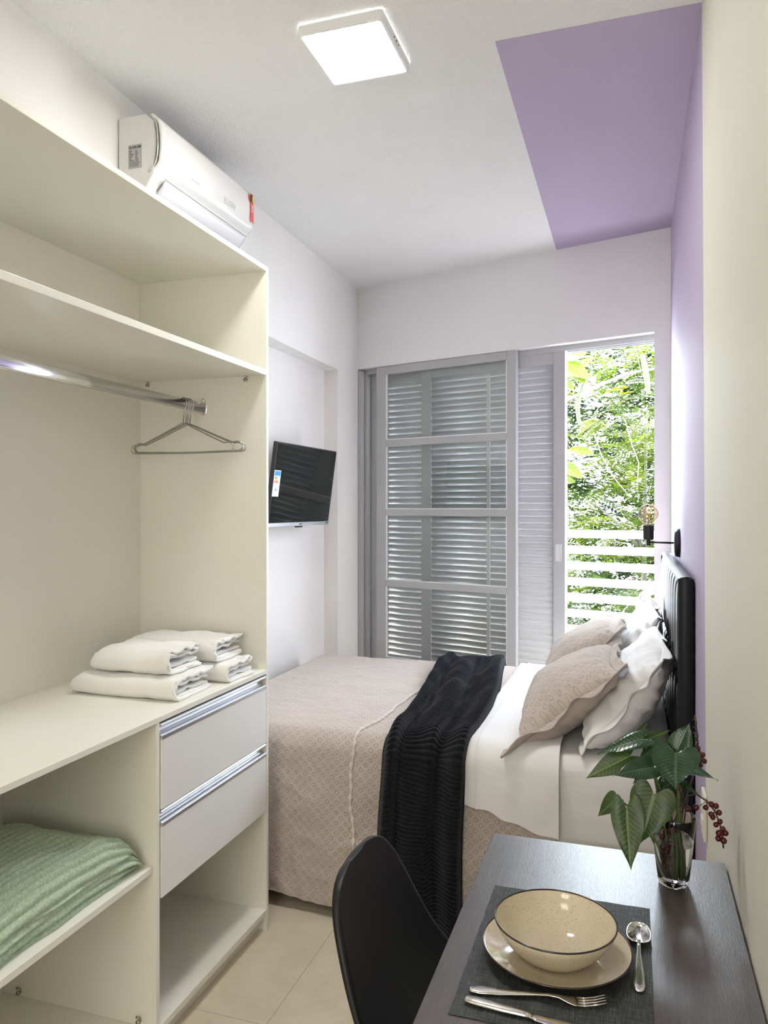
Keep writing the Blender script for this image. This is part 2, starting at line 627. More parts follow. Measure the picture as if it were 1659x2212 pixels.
# ------------------------------------------------------------------ the room
CEIL = 2.95
XR = .19
RC = Vector((.19, 4.206, 0))                      # right back corner
LC = Vector((-1.768, 4.778, 0))                   # left back corner
EB = (LC - RC).normalized()                       # along the back wall, towards the left
MBK = Vector((-EB.y, EB.x, 0)) * -1               # outwards
if MBK.y < 0: MBK = -MBK
WB = (LC - RC).length
def BW(s, t, z):
    p = RC + EB * s + MBK * t
    return Vector((p.x, p.y, z))
def bwbox(mb, s0, s1, t0, t1, z0, z1):
    return mb.hexa([BW(s, t, z) for z in (z0, z1) for t in (t0, t1) for s in (s0, s1)])
def XL(y): return -1.690 - .0150 * (y - 1.7)      # left wall face

YN = -1.6
TW = .15
# floor
def plan():
    a, b = BW(-.17, TW, 0), BW(WB + .12, TW, 0)
    return [(-1.95, YN - .1), (.36, YN - .1), (.36, a.y), (a.x, a.y), (b.x, b.y), (-1.95, b.y)]
struct('floor', MB().prism(plan(), 'z', -.1, 0), M['tile'], 'beige ceramic tile floor with thin grout lines', 'floor', origin=(0, 0, 0))
# ceiling
c = MB().prism(plan(), 'z', CEIL, CEIL + .1)
struct('ceiling', c, M['ceil'], 'white textured plaster ceiling over the whole room', 'ceiling', origin=(0, 0, CEIL))
c = MB()
pc = [Vector((-.405, 2.365, 0)), Vector((XR, 2.365, 0)), RC.copy(), BW(.62, 0, 0)]
c.hexa([Vector((p.x, p.y, z)) for z in (CEIL - .0015, CEIL + .001) for p in (pc[0], pc[1], pc[3], pc[2])])
struct('trim_1', c, M['lilac'], 'lilac painted rectangle on the ceiling above the bed head', 'paint panel')
# right wall: white part, then lilac part
yb_top, yb_bot = 2.362, 2.20
def wall_prism(mb, poly, x0, x1):
    mb.prism(poly, 'x', x0, x1)
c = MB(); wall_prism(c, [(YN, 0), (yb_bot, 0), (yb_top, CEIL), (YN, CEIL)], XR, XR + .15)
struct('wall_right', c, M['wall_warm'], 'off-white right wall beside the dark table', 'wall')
c = MB(); wall_prism(c, [(yb_bot, 0), (4.5, 0), (4.5, CEIL), (yb_top, CEIL)], XR, XR + .15)
struct('wall_headboard', c, M['lilac'], 'lilac accent wall behind the black headboard', 'wall')
# left wall: upper beam, niche back, pier at the far end
NY = 4.40; NZ = 2.352
c = MB()
def lw(mb, y0, y1, z0, z1, xo=-1.98):
    mb.hexa([(x, y, z) for z in (z0, z1) for y, pts in ((y0, (xo, XL(y0))), (y1, (xo, XL(y1)))) for x in pts])
lw(c, YN, NY, NZ, CEIL)
lw(c, NY, 4.82, 0, CEIL)
c.box(-1.98, -1.822, YN, NY, 0, NZ)
struct('wall_left', c, M['wall'], 'white left wall with a shallow niche behind the television', 'wall')
struct('wall_rear', MB().box(-1.98, .45, YN - .12, YN, 0, CEIL), M['wall'], 'white wall at the kitchen end behind the viewer', 'wall')
# back wall with the balcony opening
S0, S1, ZT, TW = .084, 2.012, 2.420, .15
c = MB()
bwbox(c, -.16, S0, 0, TW, 0, CEIL)
bwbox(c, S0, S1, 0, TW, ZT, CEIL)
bwbox(c, S1, WB + .1, 0, TW, 0, CEIL)
struct('wall_back', c, M['wall_back'], 'pale grey back wall above and around the sliding doors', 'wall')

# door lining: tracks and jambs
dl = thing('trim_2', 'grey painted door lining with sliding tracks around the balcony opening', 'door frame', BW(1.0, .05, 0), kind='structure')
c = MB(); bwbox(c, S0, S1, .054, .149, ZT - .012, ZT)
for t in (.057, .104, .146): bwbox(c, S0, S1, t - .003, t + .003, ZT - .032, ZT - .010)
c.build('head_track', M['shutter'], dl)
c = MB()
for t0, t1, ss in ((.010, .05, .028), (.054, .095, .044), (.099, .145, .034)): bwbox(c, S1 - ss, S1, t0, t1, 0, ZT - .012)
c.build('jamb', M['shutter'], dl)
c = MB(); bwbox(c, S0, S1, .0, .16, 0, .03)
c.build('sill', M['shutter'], dl)

# sliding glazed door
gd = thing('door_1', 'grey sliding door leaf with four stacked glass panes', 'door', BW(1.37, .03, .03), kind='structure')
GS0, GS1, T0, T1 = .872, 1.862, .014, .050
mz = [2.367, 1.920, 1.471, 1.011, .531]
c = MB()
bwbox(c, GS0, .931, T0, T1, .03, ZT - .001)
bwbox(c, 1.789, GS1, T0, T1, .03, ZT - .001)
bwbox(c, .931, 1.789, T0, T1, mz[0], ZT - .001)
for z in mz[1:4]: bwbox(c, .931, 1.789, T0 + .002, T1, z - .021, z + .021)
bwbox(c, .931, 1.789, T0, T1, .03, mz[4])
c.build('frame', M['shutter'], gd, bevel=.0025)
edges = [(mz[0], mz[1] + .021), (mz[1] - .021, mz[2] + .021), (mz[2] - .021, mz[3] + .021), (mz[3] - .021, mz[4])]
for zt, zb in edges:
    c = MB(); bwbox(c, .931, 1.789, .030, .034, zb, zt)
    c.build('pane', M['pane'], gd)
# thin putty bead along the panes
c = MB()
for zt, zb in edges:
    bwbox(c, .931, .937, T0 + .004, .030, zb, zt)
    bwbox(c, 1.783, 1.789, T0 + .004, .030, zb, zt)
    bwbox(c, .931, 1.789, T0 + .006, .030, zb, zb + .005)
c.build('glazing_bead', M['white_paint'], gd)

def shutter(name, label, s0, s1, t0, t1, rod, pull):
    o = thing(name, label, 'shutter', BW((s0 + s1) / 2, t0, .03), kind='structure')
    st = .070
    zb, zt = .03, ZT - .014
    c = MB()
    bwbox(c, s0, s0 + st, t0, t1, zb, zt)
    bwbox(c, s1 - st, s1, t0, t1, zb, zt)
    bwbox(c, s0 + st, s1 - st, t0, t1, zt - .085, zt)
    bwbox(c, s0 + st, s1 - st, t0, t1, zb, zb + .12)
    c.build('frame', M['shutter'], o, bevel=.002)
    c = MB()
    tc = (t0 + t1) / 2
    pitch = .0385
    n = int((zt - .085 - zb - .12) / pitch) + 1
    pitch = (zt - .085 - zb - .12) / n
    w2, h2 = .0255, .0064
    for i in range(n):
        z = zb + .12 + pitch * (i + .5)
        a = radians(62) + .03 * nz(i * 1.7, s0 * 9)
        # blades closed: inner edge high, outer edge low, lens-shaped section
        dt, dz = -cos(a), sin(a)
        nt_, nz_ = -sin(a), -cos(a)
        prof = []
        for k in range(16):
            q = 2 * pi * k / 16
            ca, sa = cos(q), sin(q)
            prof.append((tc + dt * w2 * ca + nt_ * h2 * sa, z + dz * w2 * ca + nz_ * h2 * sa))
        m_ = len(prof)
        vs = [BW(s0 + st, t, zz) for t, zz in prof] + [BW(s1 - st, t, zz) for t, zz in prof]
        fs = [tuple(range(m_)), tuple(range(m_, 2 * m_))]
        for k in range(m_):
            k2 = (k + 1) % m_
            fs.append((k, k2, m_ + k2, m_ + k))
        c.add(vs, fs)
    sl_ = c.build('slats', M['shutter'], o)
    for p_ in sl_.data.polygons: p_.use_smooth = len(p_.vertices) == 4
    if rod:
        c = MB(); bwbox(c, (s0 + s1) / 2 - .011, (s0 + s1) / 2 + .011, t0 - .012, t0 - .002, zb + .15, zt - .1)
        c.build('tilt_rod', M['rod'], o, bevel=.002)
    if pull:
        sp, zp = s0 + .040, 1.243
        c = MB()
        for (a, b, d, e) in ((-.019, -.011, -.05, .05), (.011, .019, -.05, .05), (-.011, .011, -.05, -.042), (-.011, .011, .042, .05)):
            bwbox(c, sp + a, sp + b, t0 - .003, t0 + .002, zp + d, zp + e)
        pl = c.build('flush_pull', M['alu'], o, bevel=.002)
        c = MB(); bwbox(c, sp - .011, sp + .011, t0 - .0012, t0 + .001, zp - .042, zp + .042)
        c.build('recess', M['rod'], pl)
    return o
shutter('door_2', 'louvred grey shutter leaf at the open gap, with a flush pull on its stile', .592, 1.545, .060, .098, True, True)
shutter('door_3', 'louvred grey shutter leaf furthest left, mostly behind the glazed door', 1.48, 1.981, .106, .144, False, False)

# balcony
BD = .62
c = MB(); bwbox(c, -1.4, 3.4, TW, TW + BD + .15, -.16, -.02)
struct('floor_balcony', c, M['tile'], 'narrow balcony floor outside the sliding doors', 'floor')
c = MB(); bwbox(c, -1.4, 3.4, TW, TW + .27, 2.78, 2.95)
struct('ceiling_balcony', c, M['white_paint'], 'underside of the balcony above, outside the sliding doors', 'slab')
rl = thing('balcony_railing', 'white balcony railing of seven horizontal slats outside the open door', 'railing', BW(.6, TW + BD - .2, -.02))
RT = .46
rz = [1.340, 1.242, 1.144, 1.046, .948, .850, .752, .654, .556, .458, .36, .262, .164]
for i, z in enumerate(rz):
    c = MB(); bwbox(c, -1.0, 2.6, RT, RT + .02, z - .024, z + .024)
    c.build('slat', M['white_paint'], rl, bevel=.002)
for s in (-.95, 1.02, 2.5):
    c = MB(); bwbox(c, s - .02, s + .02, RT + .02, RT + .06, -.02, 1.38)
    c.build('post', M['white_paint'], rl, bevel=.002)

# ------------------------------------------------------------------ ceiling lamp
LX0, LX1, LY0, LY1 = -.957, -.688, 2.100, 2.392
lp = thing('ceiling_light', 'square white flush ceiling light, lit', 'ceiling light', ((LX0 + LX1) / 2, (LY0 + LY1) / 2, CEIL))
def rrect(x0, x1, y0, y1, r, n=5):
    pts = []
    for cx, cy, a0 in ((x1 - r, y1 - r, 0), (x0 + r, y1 - r, pi / 2), (x0 + r, y0 + r, pi), (x1 - r, y0 + r, 1.5 * pi)):
        for k in range(n + 1):
            a = a0 + pi / 2 * k / n
            pts.append((cx + r * cos(a), cy + r * sin(a)))
    return pts
def ring_frame(mb, outer, inner, z0, z1):
    n = len(outer)
    vs = [(x, y, z1) for x, y in outer] + [(x, y, z0) for x, y in outer] + [(x, y, z0) for x, y in inner] + [(x, y, z1) for x, y in inner]
    fs = []
    for i in range(n):
        j = (i + 1) % n
        for a in range(3):
            fs.append((a * n + i, a * n + j, (a + 1) * n + j, (a + 1) * n + i))
    mb.add(vs, fs)
LB = CEIL - .034
c = MB(); ring_frame(c, rrect(LX0, LX1, LY0, LY1, .012), rrect(LX0 + .010, LX1 - .010, LY0 + .010, LY1 - .010, .008), LB, CEIL - .004)
c.build('frame', M['white_paint'], lp, bevel=.002)
c = MB(); c.prism(rrect(LX0 + .0098, LX1 - .0098, LY0 + .0098, LY1 - .0098, .008), 'z', LB + .0012, LB + .004)
c.build('diffuser', M['lamp'], lp)
c = MB(); c.box(LX0 + .03, LX1 - .03, LY0 + .03, LY1 - .03, CEIL - .012, CEIL)
c.build('mounting_plate', M['white_paint'], lp)
c = MB()
for dy, r in ((-.022, .003), (.0, .004), (.022, .003)):
    c.tube([(LX1 - .001, 2.24 + dy, CEIL - .018), (LX1 + .0015, 2.24 + dy, CEIL - .018)], r, 10)
c.build('vent_hole', M['grey_seal'], lp)

# ------------------------------------------------------------------ wardrobe
WX0, WX1 = -1.760, -1.234
WY0, WY1 = .50, 2.465
wd = thing('wardrobe', 'open white wardrobe with shelves, clothes rail and two drawers', 'wardrobe', (-1.5, 1.48, 0))
th = .016
mel = M['melamine']
BV = .0012
box('side_panel', mel, (WX0, WX1, WY1 - .016, WY1, 0, 2.356), wd, BV)
box('side_panel', mel, (WX0, WX1, WY0, WY0 + .016, 0, 2.356), wd, BV)
box('back_panel', mel, (WX0 - .006, WX0, WY0, WY1, .0, 2.350), wd)
box('top_panel', mel, (WX0, WX1, WY0 + .016, WY1 - .016, 2.340, 2.356), wd, BV)
box('shelf', mel, (WX0, WX1 - .002, WY0 + .016, WY1 - .016, 1.971, 1.991), wd, BV)
box('worktop', mel, (WX0, WX1 + .001, WY0 + .016, WY1 - .016, .911, .927), wd, BV)
DY = 1.800
box('divider', mel, (WX0, WX1 - .002, DY - .008, DY + .008, .075, .911), wd, BV)
box('shelf', mel, (WX0, WX1 - .012, WY0 + .016, DY - .008, .502, .520), wd, BV)
box('base_panel', mel, (WX0, WX1 - .001, WY0 + .016, WY1 - .016, .055, .075), wd, BV)
box('plinth', mel, (WX1 - .045, WX1 - .030, WY0 + .016, WY1 - .016, 0, .055), wd, BV)
# drawers
def drawer(z0, z1, top):
    y0, y1 = DY + .012, WY1 - .020
    d = box('drawer', M['melamine_front'], (WX1 - .017, WX1 + .001, y0, y1, z0, z1), wd, BV)
    # aluminium channel pull along the upper edge: two lips with a hollow between
    prof = [(WX1 + .002, z1 - .002), (WX1 + .004, z1 + .010), (WX1 - .002, z1 + .013), (WX1 - .012, z1 + .012),
            (WX1 - .020, z1 + .018), (WX1 - .021, z1 + .030), (WX1 - .012, z1 + .035), (WX1 - .001, z1 + .034), (WX1 + .001, z1 + .039),
            (WX1 - .004, z1 + .043), (WX1 - .026, z1 + .042), (WX1 - .027, z1 - .002)]
    c = MB(); c.prism(prof, 'y', y0, y1)
    c.build('handle', M['alu'], d, bevel=.0008)
    b = MB()
    b.box(WX0 + .05, WX1 - .03, y0 + .012, y0 + .026, z0 + .02, z1 - .03)
    b.box(WX0 + .05, WX1 - .03, y1 - .026, y1 - .012, z0 + .02, z1 - .03)
    b.box(WX0 + .05, WX1 - .03, y0 + .026, y1 - .026, z0 + .02, z0 + .03)
    b.build('drawer_box', mel, d)
drawer(.668, .862, True)
drawer(.424, .622, False)
box('drawer_rail', mel, (WX1 - .06, WX1 - .040, DY + .008, WY1 - .016, .640, .660), wd)
# shelf pins
def pin(x, y, z, sgn):
    c = MB()
    c.tube([(x, y, z), (x, y + sgn * .010, z)], .006, 10)
    c.tube([(x, y + sgn * .004, z - .002), (x + .006, y + sgn * .008, z + .012), (x - .004, y + sgn * .010, z + .016)], .0035, 8)
    c.build('shelf_pin', M['zinc'], wd, smooth=True)
for x in (-1.725, -1.315): pin(x, WY1 - .016, 1.958, -1)
for x in (-1.70, -1.29): pin(x, DY - .008, .088, -1)
# clothes rail: oval tube and end socket
c = MB()
RX, RZ = -1.489, 1.863
c.prism([(RX + .009 * (abs(cos(a)) ** .8) * (1 if cos(a) >= 0 else -1), RZ + .019 * sin(a)) for a in [2 * pi * k / 20 for k in range(20)]], 'y', WY0 + .016, WY1 - .019)
rail = c.build('clothes_rail', M['chrome'], wd, smooth=False)
for p in rail.data.polygons: p.use_smooth = len(p.vertices) == 4
c = MB()
c.prism([(RX + .015 * cos(a), RZ - .002 + .025 * sin(a)) for a in [pi + pi * k / 12 for k in range(13)]] + [(RX + .015, RZ + .012), (RX + .005, RZ + .036), (RX - .005, RZ + .036), (RX - .015, RZ + .012)], 'y', WY1 - .0190, WY1 - .016)
c.tube([(RX, WY1 - .0215, RZ + .028), (RX, WY1 - .017, RZ + .028)], .004, 8)
c.build('rail_socket', M['chrome'], rail, bevel=.001)

# ------------------------------------------------------------------ hangers
def hanger_mesh(mb):
    r = .0021
    # hook over the rail (local origin at the rail centre)
    pts = []
    for k in range(15):
        a = radians(-40 + 225 * k / 14)
        pts.append((cos(a) * .0135 * -1, 0, sin(a) * .0215 + .001))
    pts.append((.0135, 0, -.008))
    pts += [(.004, 0, -.030), (0, 0, -.066)]
    mb.tube(pts, r, 8)
    mb.sphere((pts[0][0], 0, pts[0][2]), .003, 8, 6)
    body = [(0, 0, -.066), (.020, 0, -.074), (.105, 0, -.110), (.175, 0, -.138), (.195, 0, -.136), (.209, 0, -.141), (.216, 0, -.152), (.211, 0, -.164), (.198, 0, -.168)]
    full = [(-x, y, z) for x, y, z in body[::-1]] + body[1:]
    full += [(.1, 0, -.169), (0, 0, -.170), (-.1, 0, -.169)]
    mb.tube(full, r, 8, closed=True)
hy = [2.318, 2.331, 2.344, 2.358]
hang_lab = ['wire coat hanger on the rail furthest from the side panel, its left end sticking out',
            'polished wire coat hanger on the rail, second from the free end of the bunch',
            'polished wire coat hanger on the rail, third in the bunch, second nearest the side panel',
            'polished wire coat hanger on the rail, nearest the wardrobe side panel']
c = MB(); hanger_mesh(c)
h0 = c.build('wire_hanger', M['wire'], None, smooth=True, origin=(0, 0, 0))
for i, y in enumerate(hy):
    h = h0 if i == 0 else h0.copy()
    if i: COL.objects.link(h)
    h.location = (RX, y, RZ)
    h.rotation_euler = (0, radians((1.2, -.8, .3, -.2)[i]), radians((-7, 4, 2, 3)[i]))
    tag(h, hang_lab[i], 'coat hanger', 'wire hangers on the wardrobe rail')
# size clips on the hooks
# ------------------------------------------------------------------ towels
def folded(name, label, x0, x1, y0, y1, z0, z1, seed, group, layers=3, sag=.006):
    """folded towel: rounded fold at the left and near side, open layered ends at the right (+x)."""
    o = thing(name, label, 'towel', ((x0 + x1) / 2, (y0 + y1) / 2, z0), group)
    rr = random.Random(seed)
    H = z1 - z0
    W = y1 - y0
    # outer wrap: a C shaped sheet around the near fold (y0) with layered inner leaves
    t = H / (2 * layers)
    def wrap(k):
        # leaf k: rounded strip profile in (y,z), from the far top round the near side to the far bottom
        zt = z1 - k * t * 1.0; zb = z0 + k * t * 1.0
        r = (zt - zb) / 2
        yc = y0 + r + k * t * .9
        pts = [(y1 - k * .004, zt)]
        n = 6
        for i in range(n + 1): pts.append((y1 + (yc - y1) * (i + 1) / (n + 1), zt))
        for i in range(1, 9):
            a = pi / 2 + pi * i / 9
            pts.append((yc + r * cos(a), (zt + zb) / 2 + r * sin(a)))
        for i in range(n + 1): pts.append((yc + (y1 - yc) * (i) / (n + 1), zb))
        pts.append((y1 - k * .004, zb))
        return pts
    for k in range(layers):
        prof = wrap(k)
        xa = x0 + .010 + k * .006; xb = x1 - k * .004 - rr.random() * .006
        nX = 26
        def fn(u, v, prof=prof, k=k, xa=xa, xb=xb):
            q = v * (len(prof) - 1)
            i = min(int(q), len(prof) - 2); f = q - i
            y = prof[i][0] * (1 - f) + prof[i + 1][0] * f
            z = prof[i][1] * (1 - f) + prof[i + 1][1] * f
            x = xa + (xb - xa) * u
            e = 1 - smooth(0, .12, u)
            zc = (z0 + z1) / 2
            z = zc + (z - zc) * (1 - .35 * e * e) - .10 * H * e * e
            z += sag * nz(x * 9 + seed, y * 9, k) * (.25 + .75 * smooth(z0, z1, z)) + .004 * nz(x * 30, y * 30, seed)
            fr = smooth(.8, 1, u)
            z += fr * .006 * sin(y * 90 + k * 2.1 + seed) * (z - z0) / H
            x += fr * .012 * nz(y * 14, z * 50, seed + k)
            z = max(z, z0 + .0008 + k * .002)
            return Vector((x, y + .006 * nz(x * 6, z * 20, seed), z))
        c = MB(); c.grid(fn, nX, 26)
        c.build('outer_fold' if k == 0 else 'inner_layer', M['towel'], o, smooth=True, solid=min(.010, t * .8), soff=-1 if k == 0 else 0)
    # closed cap at the left end
    def cap(u, v):
        a = pi * u
        y = y0 + .012 + (W - .016) * v
        e = .5 - .5 * cos(2 * pi * min(.25, max(v, 0) * .5) * 2) if v < .5 else 1
        hz = H * .40
        return Vector((x0 + .022 - .020 * sin(a) * (.4 + .6 * smooth(0, .25, v)), y, z0 + H * .42 + hz * -cos(a) * (.75 + .25 * smooth(0, .2, v)) * .98))
    c = MB(); c.grid(cap, 12, 12)
    c.build('end_fold', M['towel'], o, smooth=True, solid=.006, soff=0)
    return o
WT = .927
folded('folded_towel', 'large white folded towel at the bottom of the left stack on the worktop', -1.655, -1.275, 1.935, 2.150, WT, WT + .066, 3, 'white towels on the wardrobe worktop', 3)
folded('folded_towel', 'smaller white folded towel on top of the left stack', -1.600, -1.315, 1.960, 2.150, WT + .068, WT + .142, 11, 'white towels on the wardrobe worktop', 3, .010)
folded('folded_towel', 'white folded towel at the bottom of the right stack, next to the side panel', -1.640, -1.245, 2.200, 2.385, WT, WT + .060, 23, 'white towels on the wardrobe worktop', 3)
folded('folded_towel', 'white folded towel on top of the right stack, next to the side panel', -1.665, -1.300, 2.205, 2.400, WT + .062, WT + .132, 31, 'white towels on the wardrobe worktop', 3, .008)

# ------------------------------------------------------------------ green blanket
def green_blanket():
    o = thing('folded_blanket', 'folded sage green ribbed plush blanket on the lower wardrobe shelf', 'blanket', (-1.48, 1.3, .520))
    X0, X1, Y0, Y1 = -1.715, -1.276, .80, 1.768
    z0 = .5205
    def top(x, y):
        e = min(smooth(X0 - .01, X0 + .12, x), 1)
        yy = smooth(Y1, Y1 - .16, y)
        h = .085 + .035 * e
        h *= .62 + .38 * yy
        h += .014 * nz(x * 5, y * 4, 2.3) + .006 * nz(x * 12, y * 9, 7)
        return z0 + h
    per = 2.0
    def fn(u, v):
        # u: along y ; v: from the back over the top and down the front edge to the shelf
        y = Y0 + (Y1 - Y0) * u
        W = X1 - X0
        drop = .105
        L = W + drop
        s = v * L
        edge = .012 * nz(y * 5, 3.1) + .006 * nz(y * 16, 1.1)
        if s < W - .03:
            x = X0 + s
            z = top(x, y)
            nrm = Vector((0, 0, 1))
        else:
            q = min(1, (s - (W - .03)) / (drop + .03))
            zt = top(X0 + W - .03, y)
            a = q * pi * .62
            x = X0 + W - .03 + .036 * sin(min(a, pi / 2)) - .02 * smooth(.6, 1, q)
            z = zt - (zt - z0) * (q ** 1.25)
            nrm = Vector((sin(min(a, pi / 2)), 0, max(0, cos(a))))
            # fold line between two layers
            x -= .012 * exp(-((z - z0 - .045 - .01 * nz(y * 4)) / .006) ** 2)
        x += edge * (s / L)
        rib = abs(sin(pi * (s + .010 * nz(y * 3, s * 4)) / .0245)) ** .8
        d = .0135 * rib + .0022 * nz(x * 90, y * 60, z * 90) + .006 * nz(x * 14, y * 10, 4)
        end = smooth(1.0, .985, u)
        p = Vector((x, y, z)) + nrm * d
        # rounded far end
        ee = max(0, (u - .925) / .075) ** 1.3
        p.z = z0 + .001 + (p.z - z0) * sqrt(max(0, 1 - ee * ee))
        return p
    c = MB(); c.grid(fn, 120, 190)
    c.build('top_layer', M['green_plush'], o, smooth=True)
    # small rolled fold at the end facing the divider
    def fe(u, v):
        th_ = pi * u
        ph_ = 2 * pi * v
        x = -1.455 + .135 * -cos(th_)
        rr_ = sin(th_) ** .5
        rib = 1 + .10 * abs(sin(pi * x / .0245))
        return Vector((x, 1.752 + .030 * rr_ * rib * cos(ph_), z0 + .038 + .036 * rr_ * rib * sin(ph_)))
    c = MB(); c.grid(fe, 60, 24)
    c.build('folded_end', M['green_plush'], o, smooth=True)
    c = MB()
    def ins(u, v):
        y = Y0 + (Y1 - Y0 - .05) * u
        z = z0 + .002 + .045 * v
        x = X1 - .010 - .012 * (2 * v - 1) ** 2 + .010 * nz(y * 5, 3.1)
        rib = abs(sin(pi * z / .016))
        return Vector((x + .005 * rib + .003 * nz(y * 60, z * 50), y, z))
    c.grid(ins, 110, 20)
    c.build('under_layer', M['green_plush'], o, smooth=True)
green_blanket()

# ------------------------------------------------------------------ air conditioner
def aircon():
    AY0, AY1 = 2.235, 2.905
    xb = XL(2.5) + .006
    o = thing('air_conditioner', 'white split air conditioner on the wall above the wardrobe', 'air conditioner', (xb, (AY0 + AY1) / 2, 2.57))
    xf = -1.535
    body = [(xb, 2.560), (xb, 2.850), (xb + .03, 2.853), (xf - .022, 2.850), (xf - .012, 2.84), (xf - .010, 2.70), (xf - .016, 2.645), (xf - .060, 2.575), (xb + .05, 2.556)]
    c = MB(); c.prism(body, 'y', AY0, AY1)
    c.build('casing', M['ac_white'], o, bevel=.006)
    # front panel: gentle bulge, long curved plan
    def fn(u, v):
        y = AY0 + .001 + (AY1 - AY0 - .002) * u
        z = 2.648 + (2.848 - 2.648) * v
        bul = .020 * sin(pi * min(1, v * 1.02)) ** .8 * .8 + .012
        x = xf - .012 + bul - .020 * smooth(.80, 1, v) ** 2 - .020 * (1 - smooth(0, .16, v))
        ends = smooth(0, .02, u) * smooth(1, .98, u)
        return Vector((x - .006 * (1 - ends), y, z))
    c = MB(); c.grid(fn, 60, 24)
    c.build('front_panel', M['ac_white'], o, smooth=True, solid=.008, soff=-1)
    # silver edge strips on the near end
    c = MB()
    for dx in (.0, .008):
        c.tube([(fn(0, v).x - .010 - dx, AY0 - .0005, fn(0, v).z) for v in [k / 16 for k in range(17)]], .0028, 8)
    c.build('edge_trim', M['clear_plastic'], o, smooth=True)
    # air flap
    c = MB()
    def fl(u, v):
        y = AY0 + .055 + (AY1 - AY0 - .085) * u
        a = v
        return Vector((xf - .010 - .062 * a, y, 2.636 - .058 * a - .010 * sin(pi * a)))
    c.grid(fl, 30, 8)
    c.build('air_flap', M['ac_grey'], o, smooth=True, solid=.005, soff=0)
    c = MB()
    c.tube([(xf - .007, AY0 + .052, 2.636), (xf - .072, AY0 + .052, 2.577)], .0012, 6)
    c.tube([(xf - .006, AY0 + .05, 2.6385), (xf - .006, AY1 - .03, 2.6385)], .0012, 6)
    c.build('flap_gap', M['grey_seal'], o)
    # maker's plate on the near end
    ys = AY0 - .0012
    x0, x1, z0, z1 = xb + .042, xb + .096, 2.668, 2.750
    st = box('rating_label', M['sticker'], (x0, x1, ys, AY0 + .001, z0, z1), o)
    lettering('label_lettering', 'ELGIN', .0125, M['ink'], st, (x0 + .004, ys - .0006, z1 - .014), (1, 0, 0), (0, 0, 1))
    b = MB()
    b.box(x1 - .013, x1 - .003, ys - .0006, ys, z1 - .010, z1 - .006)
    b.box(x1 - .014, x1 - .003, ys - .0006, ys, z1 - .0135, z1 - .011)
    rr = random.Random(4)
    z = z1 - .021
    while z > z0 + .026:
        b.box(x0 + .004, x0 + .012 + rr.random() * .012, ys - .0004, ys, z, z + .0014)
        b.box(x0 + .029, x0 + .035 + rr.random() * .007, ys - .0004, ys, z, z + .0014)
        z -= .0042
    while z > z0 + .004:
        b.box(x0 + .004, x1 - .004 - rr.random() * .012, ys - .0004, ys, z, z + .0010)
        z -= .0036
    b.build('label_print', M['ink'], st)
    # pale wording on the front panel
    P = lambda u, v: fn(u, v) + Vector((.0012, 0, 0))
    p = P(.62, .245)
    lettering('panel_lettering', 'ELGIN', .034, M['ink_pale'], o, (p.x + .001, p.y, p.z), (0, 1, 0), (.10, 0, 1))
    b = MB()
    q = P(.285, .22)
    lettering('panel_lettering', 'INVERTER', .012, M['ink_pale'], o, (q.x, q.y, q.z), (0, 1, 0), (.10, 0, 1))
    b.tube([(q.x + .001, q.y + .012 + .035 * k / 8, q.z + .012 + .009 * sin(pi * k / 8)) for k in range(9)], .001, 6)
    b.build('panel_mark', M['ink_pale'], o)
    # energy seal ribbon near the far end
    r = P(.957, .6)
    b = MB(); b.tube([(r.x - .002, r.y, r.z + .028), (r.x + .0012, r.y, r.z + .028)], .020, 20)
    sl = b.build('seal_badge', M['red'], o)
    b = MB(); b.tube([(r.x + .0010, r.y, r.z + .028), (r.x + .0020, r.y, r.z + .028)], .016, 20)
    b.build('seal_face', M['ink'], sl)
    b = MB(); b.box(r.x + .0012, r.x + .0026, r.y + .004, r.y + .015, r.z + .016, r.z + .040)
    b.build('seal_stripe', M['yellow'], sl)
    b = MB()
    xs = r.x + .002
    b.add([(xs, r.y - .012, r.z + .012), (xs, r.y + .012, r.z + .012), (xs, r.y + .014, r.z - .075), (xs, r.y, r.z - .066), (xs, r.y - .014, r.z - .075)], [(0, 1, 2, 3, 4)])
    b.build('seal_ribbon', M['red'], sl, solid=.0008)
    for k in range(5):
        b = MB(); b.box(xs, xs + .0014, r.y - .005 + .002 * (k % 2), r.y + .006, r.z - .002 - k * .0065, r.z + .001 - k * .0065)
        b.build('seal_print', M['paper'], sl)
aircon()

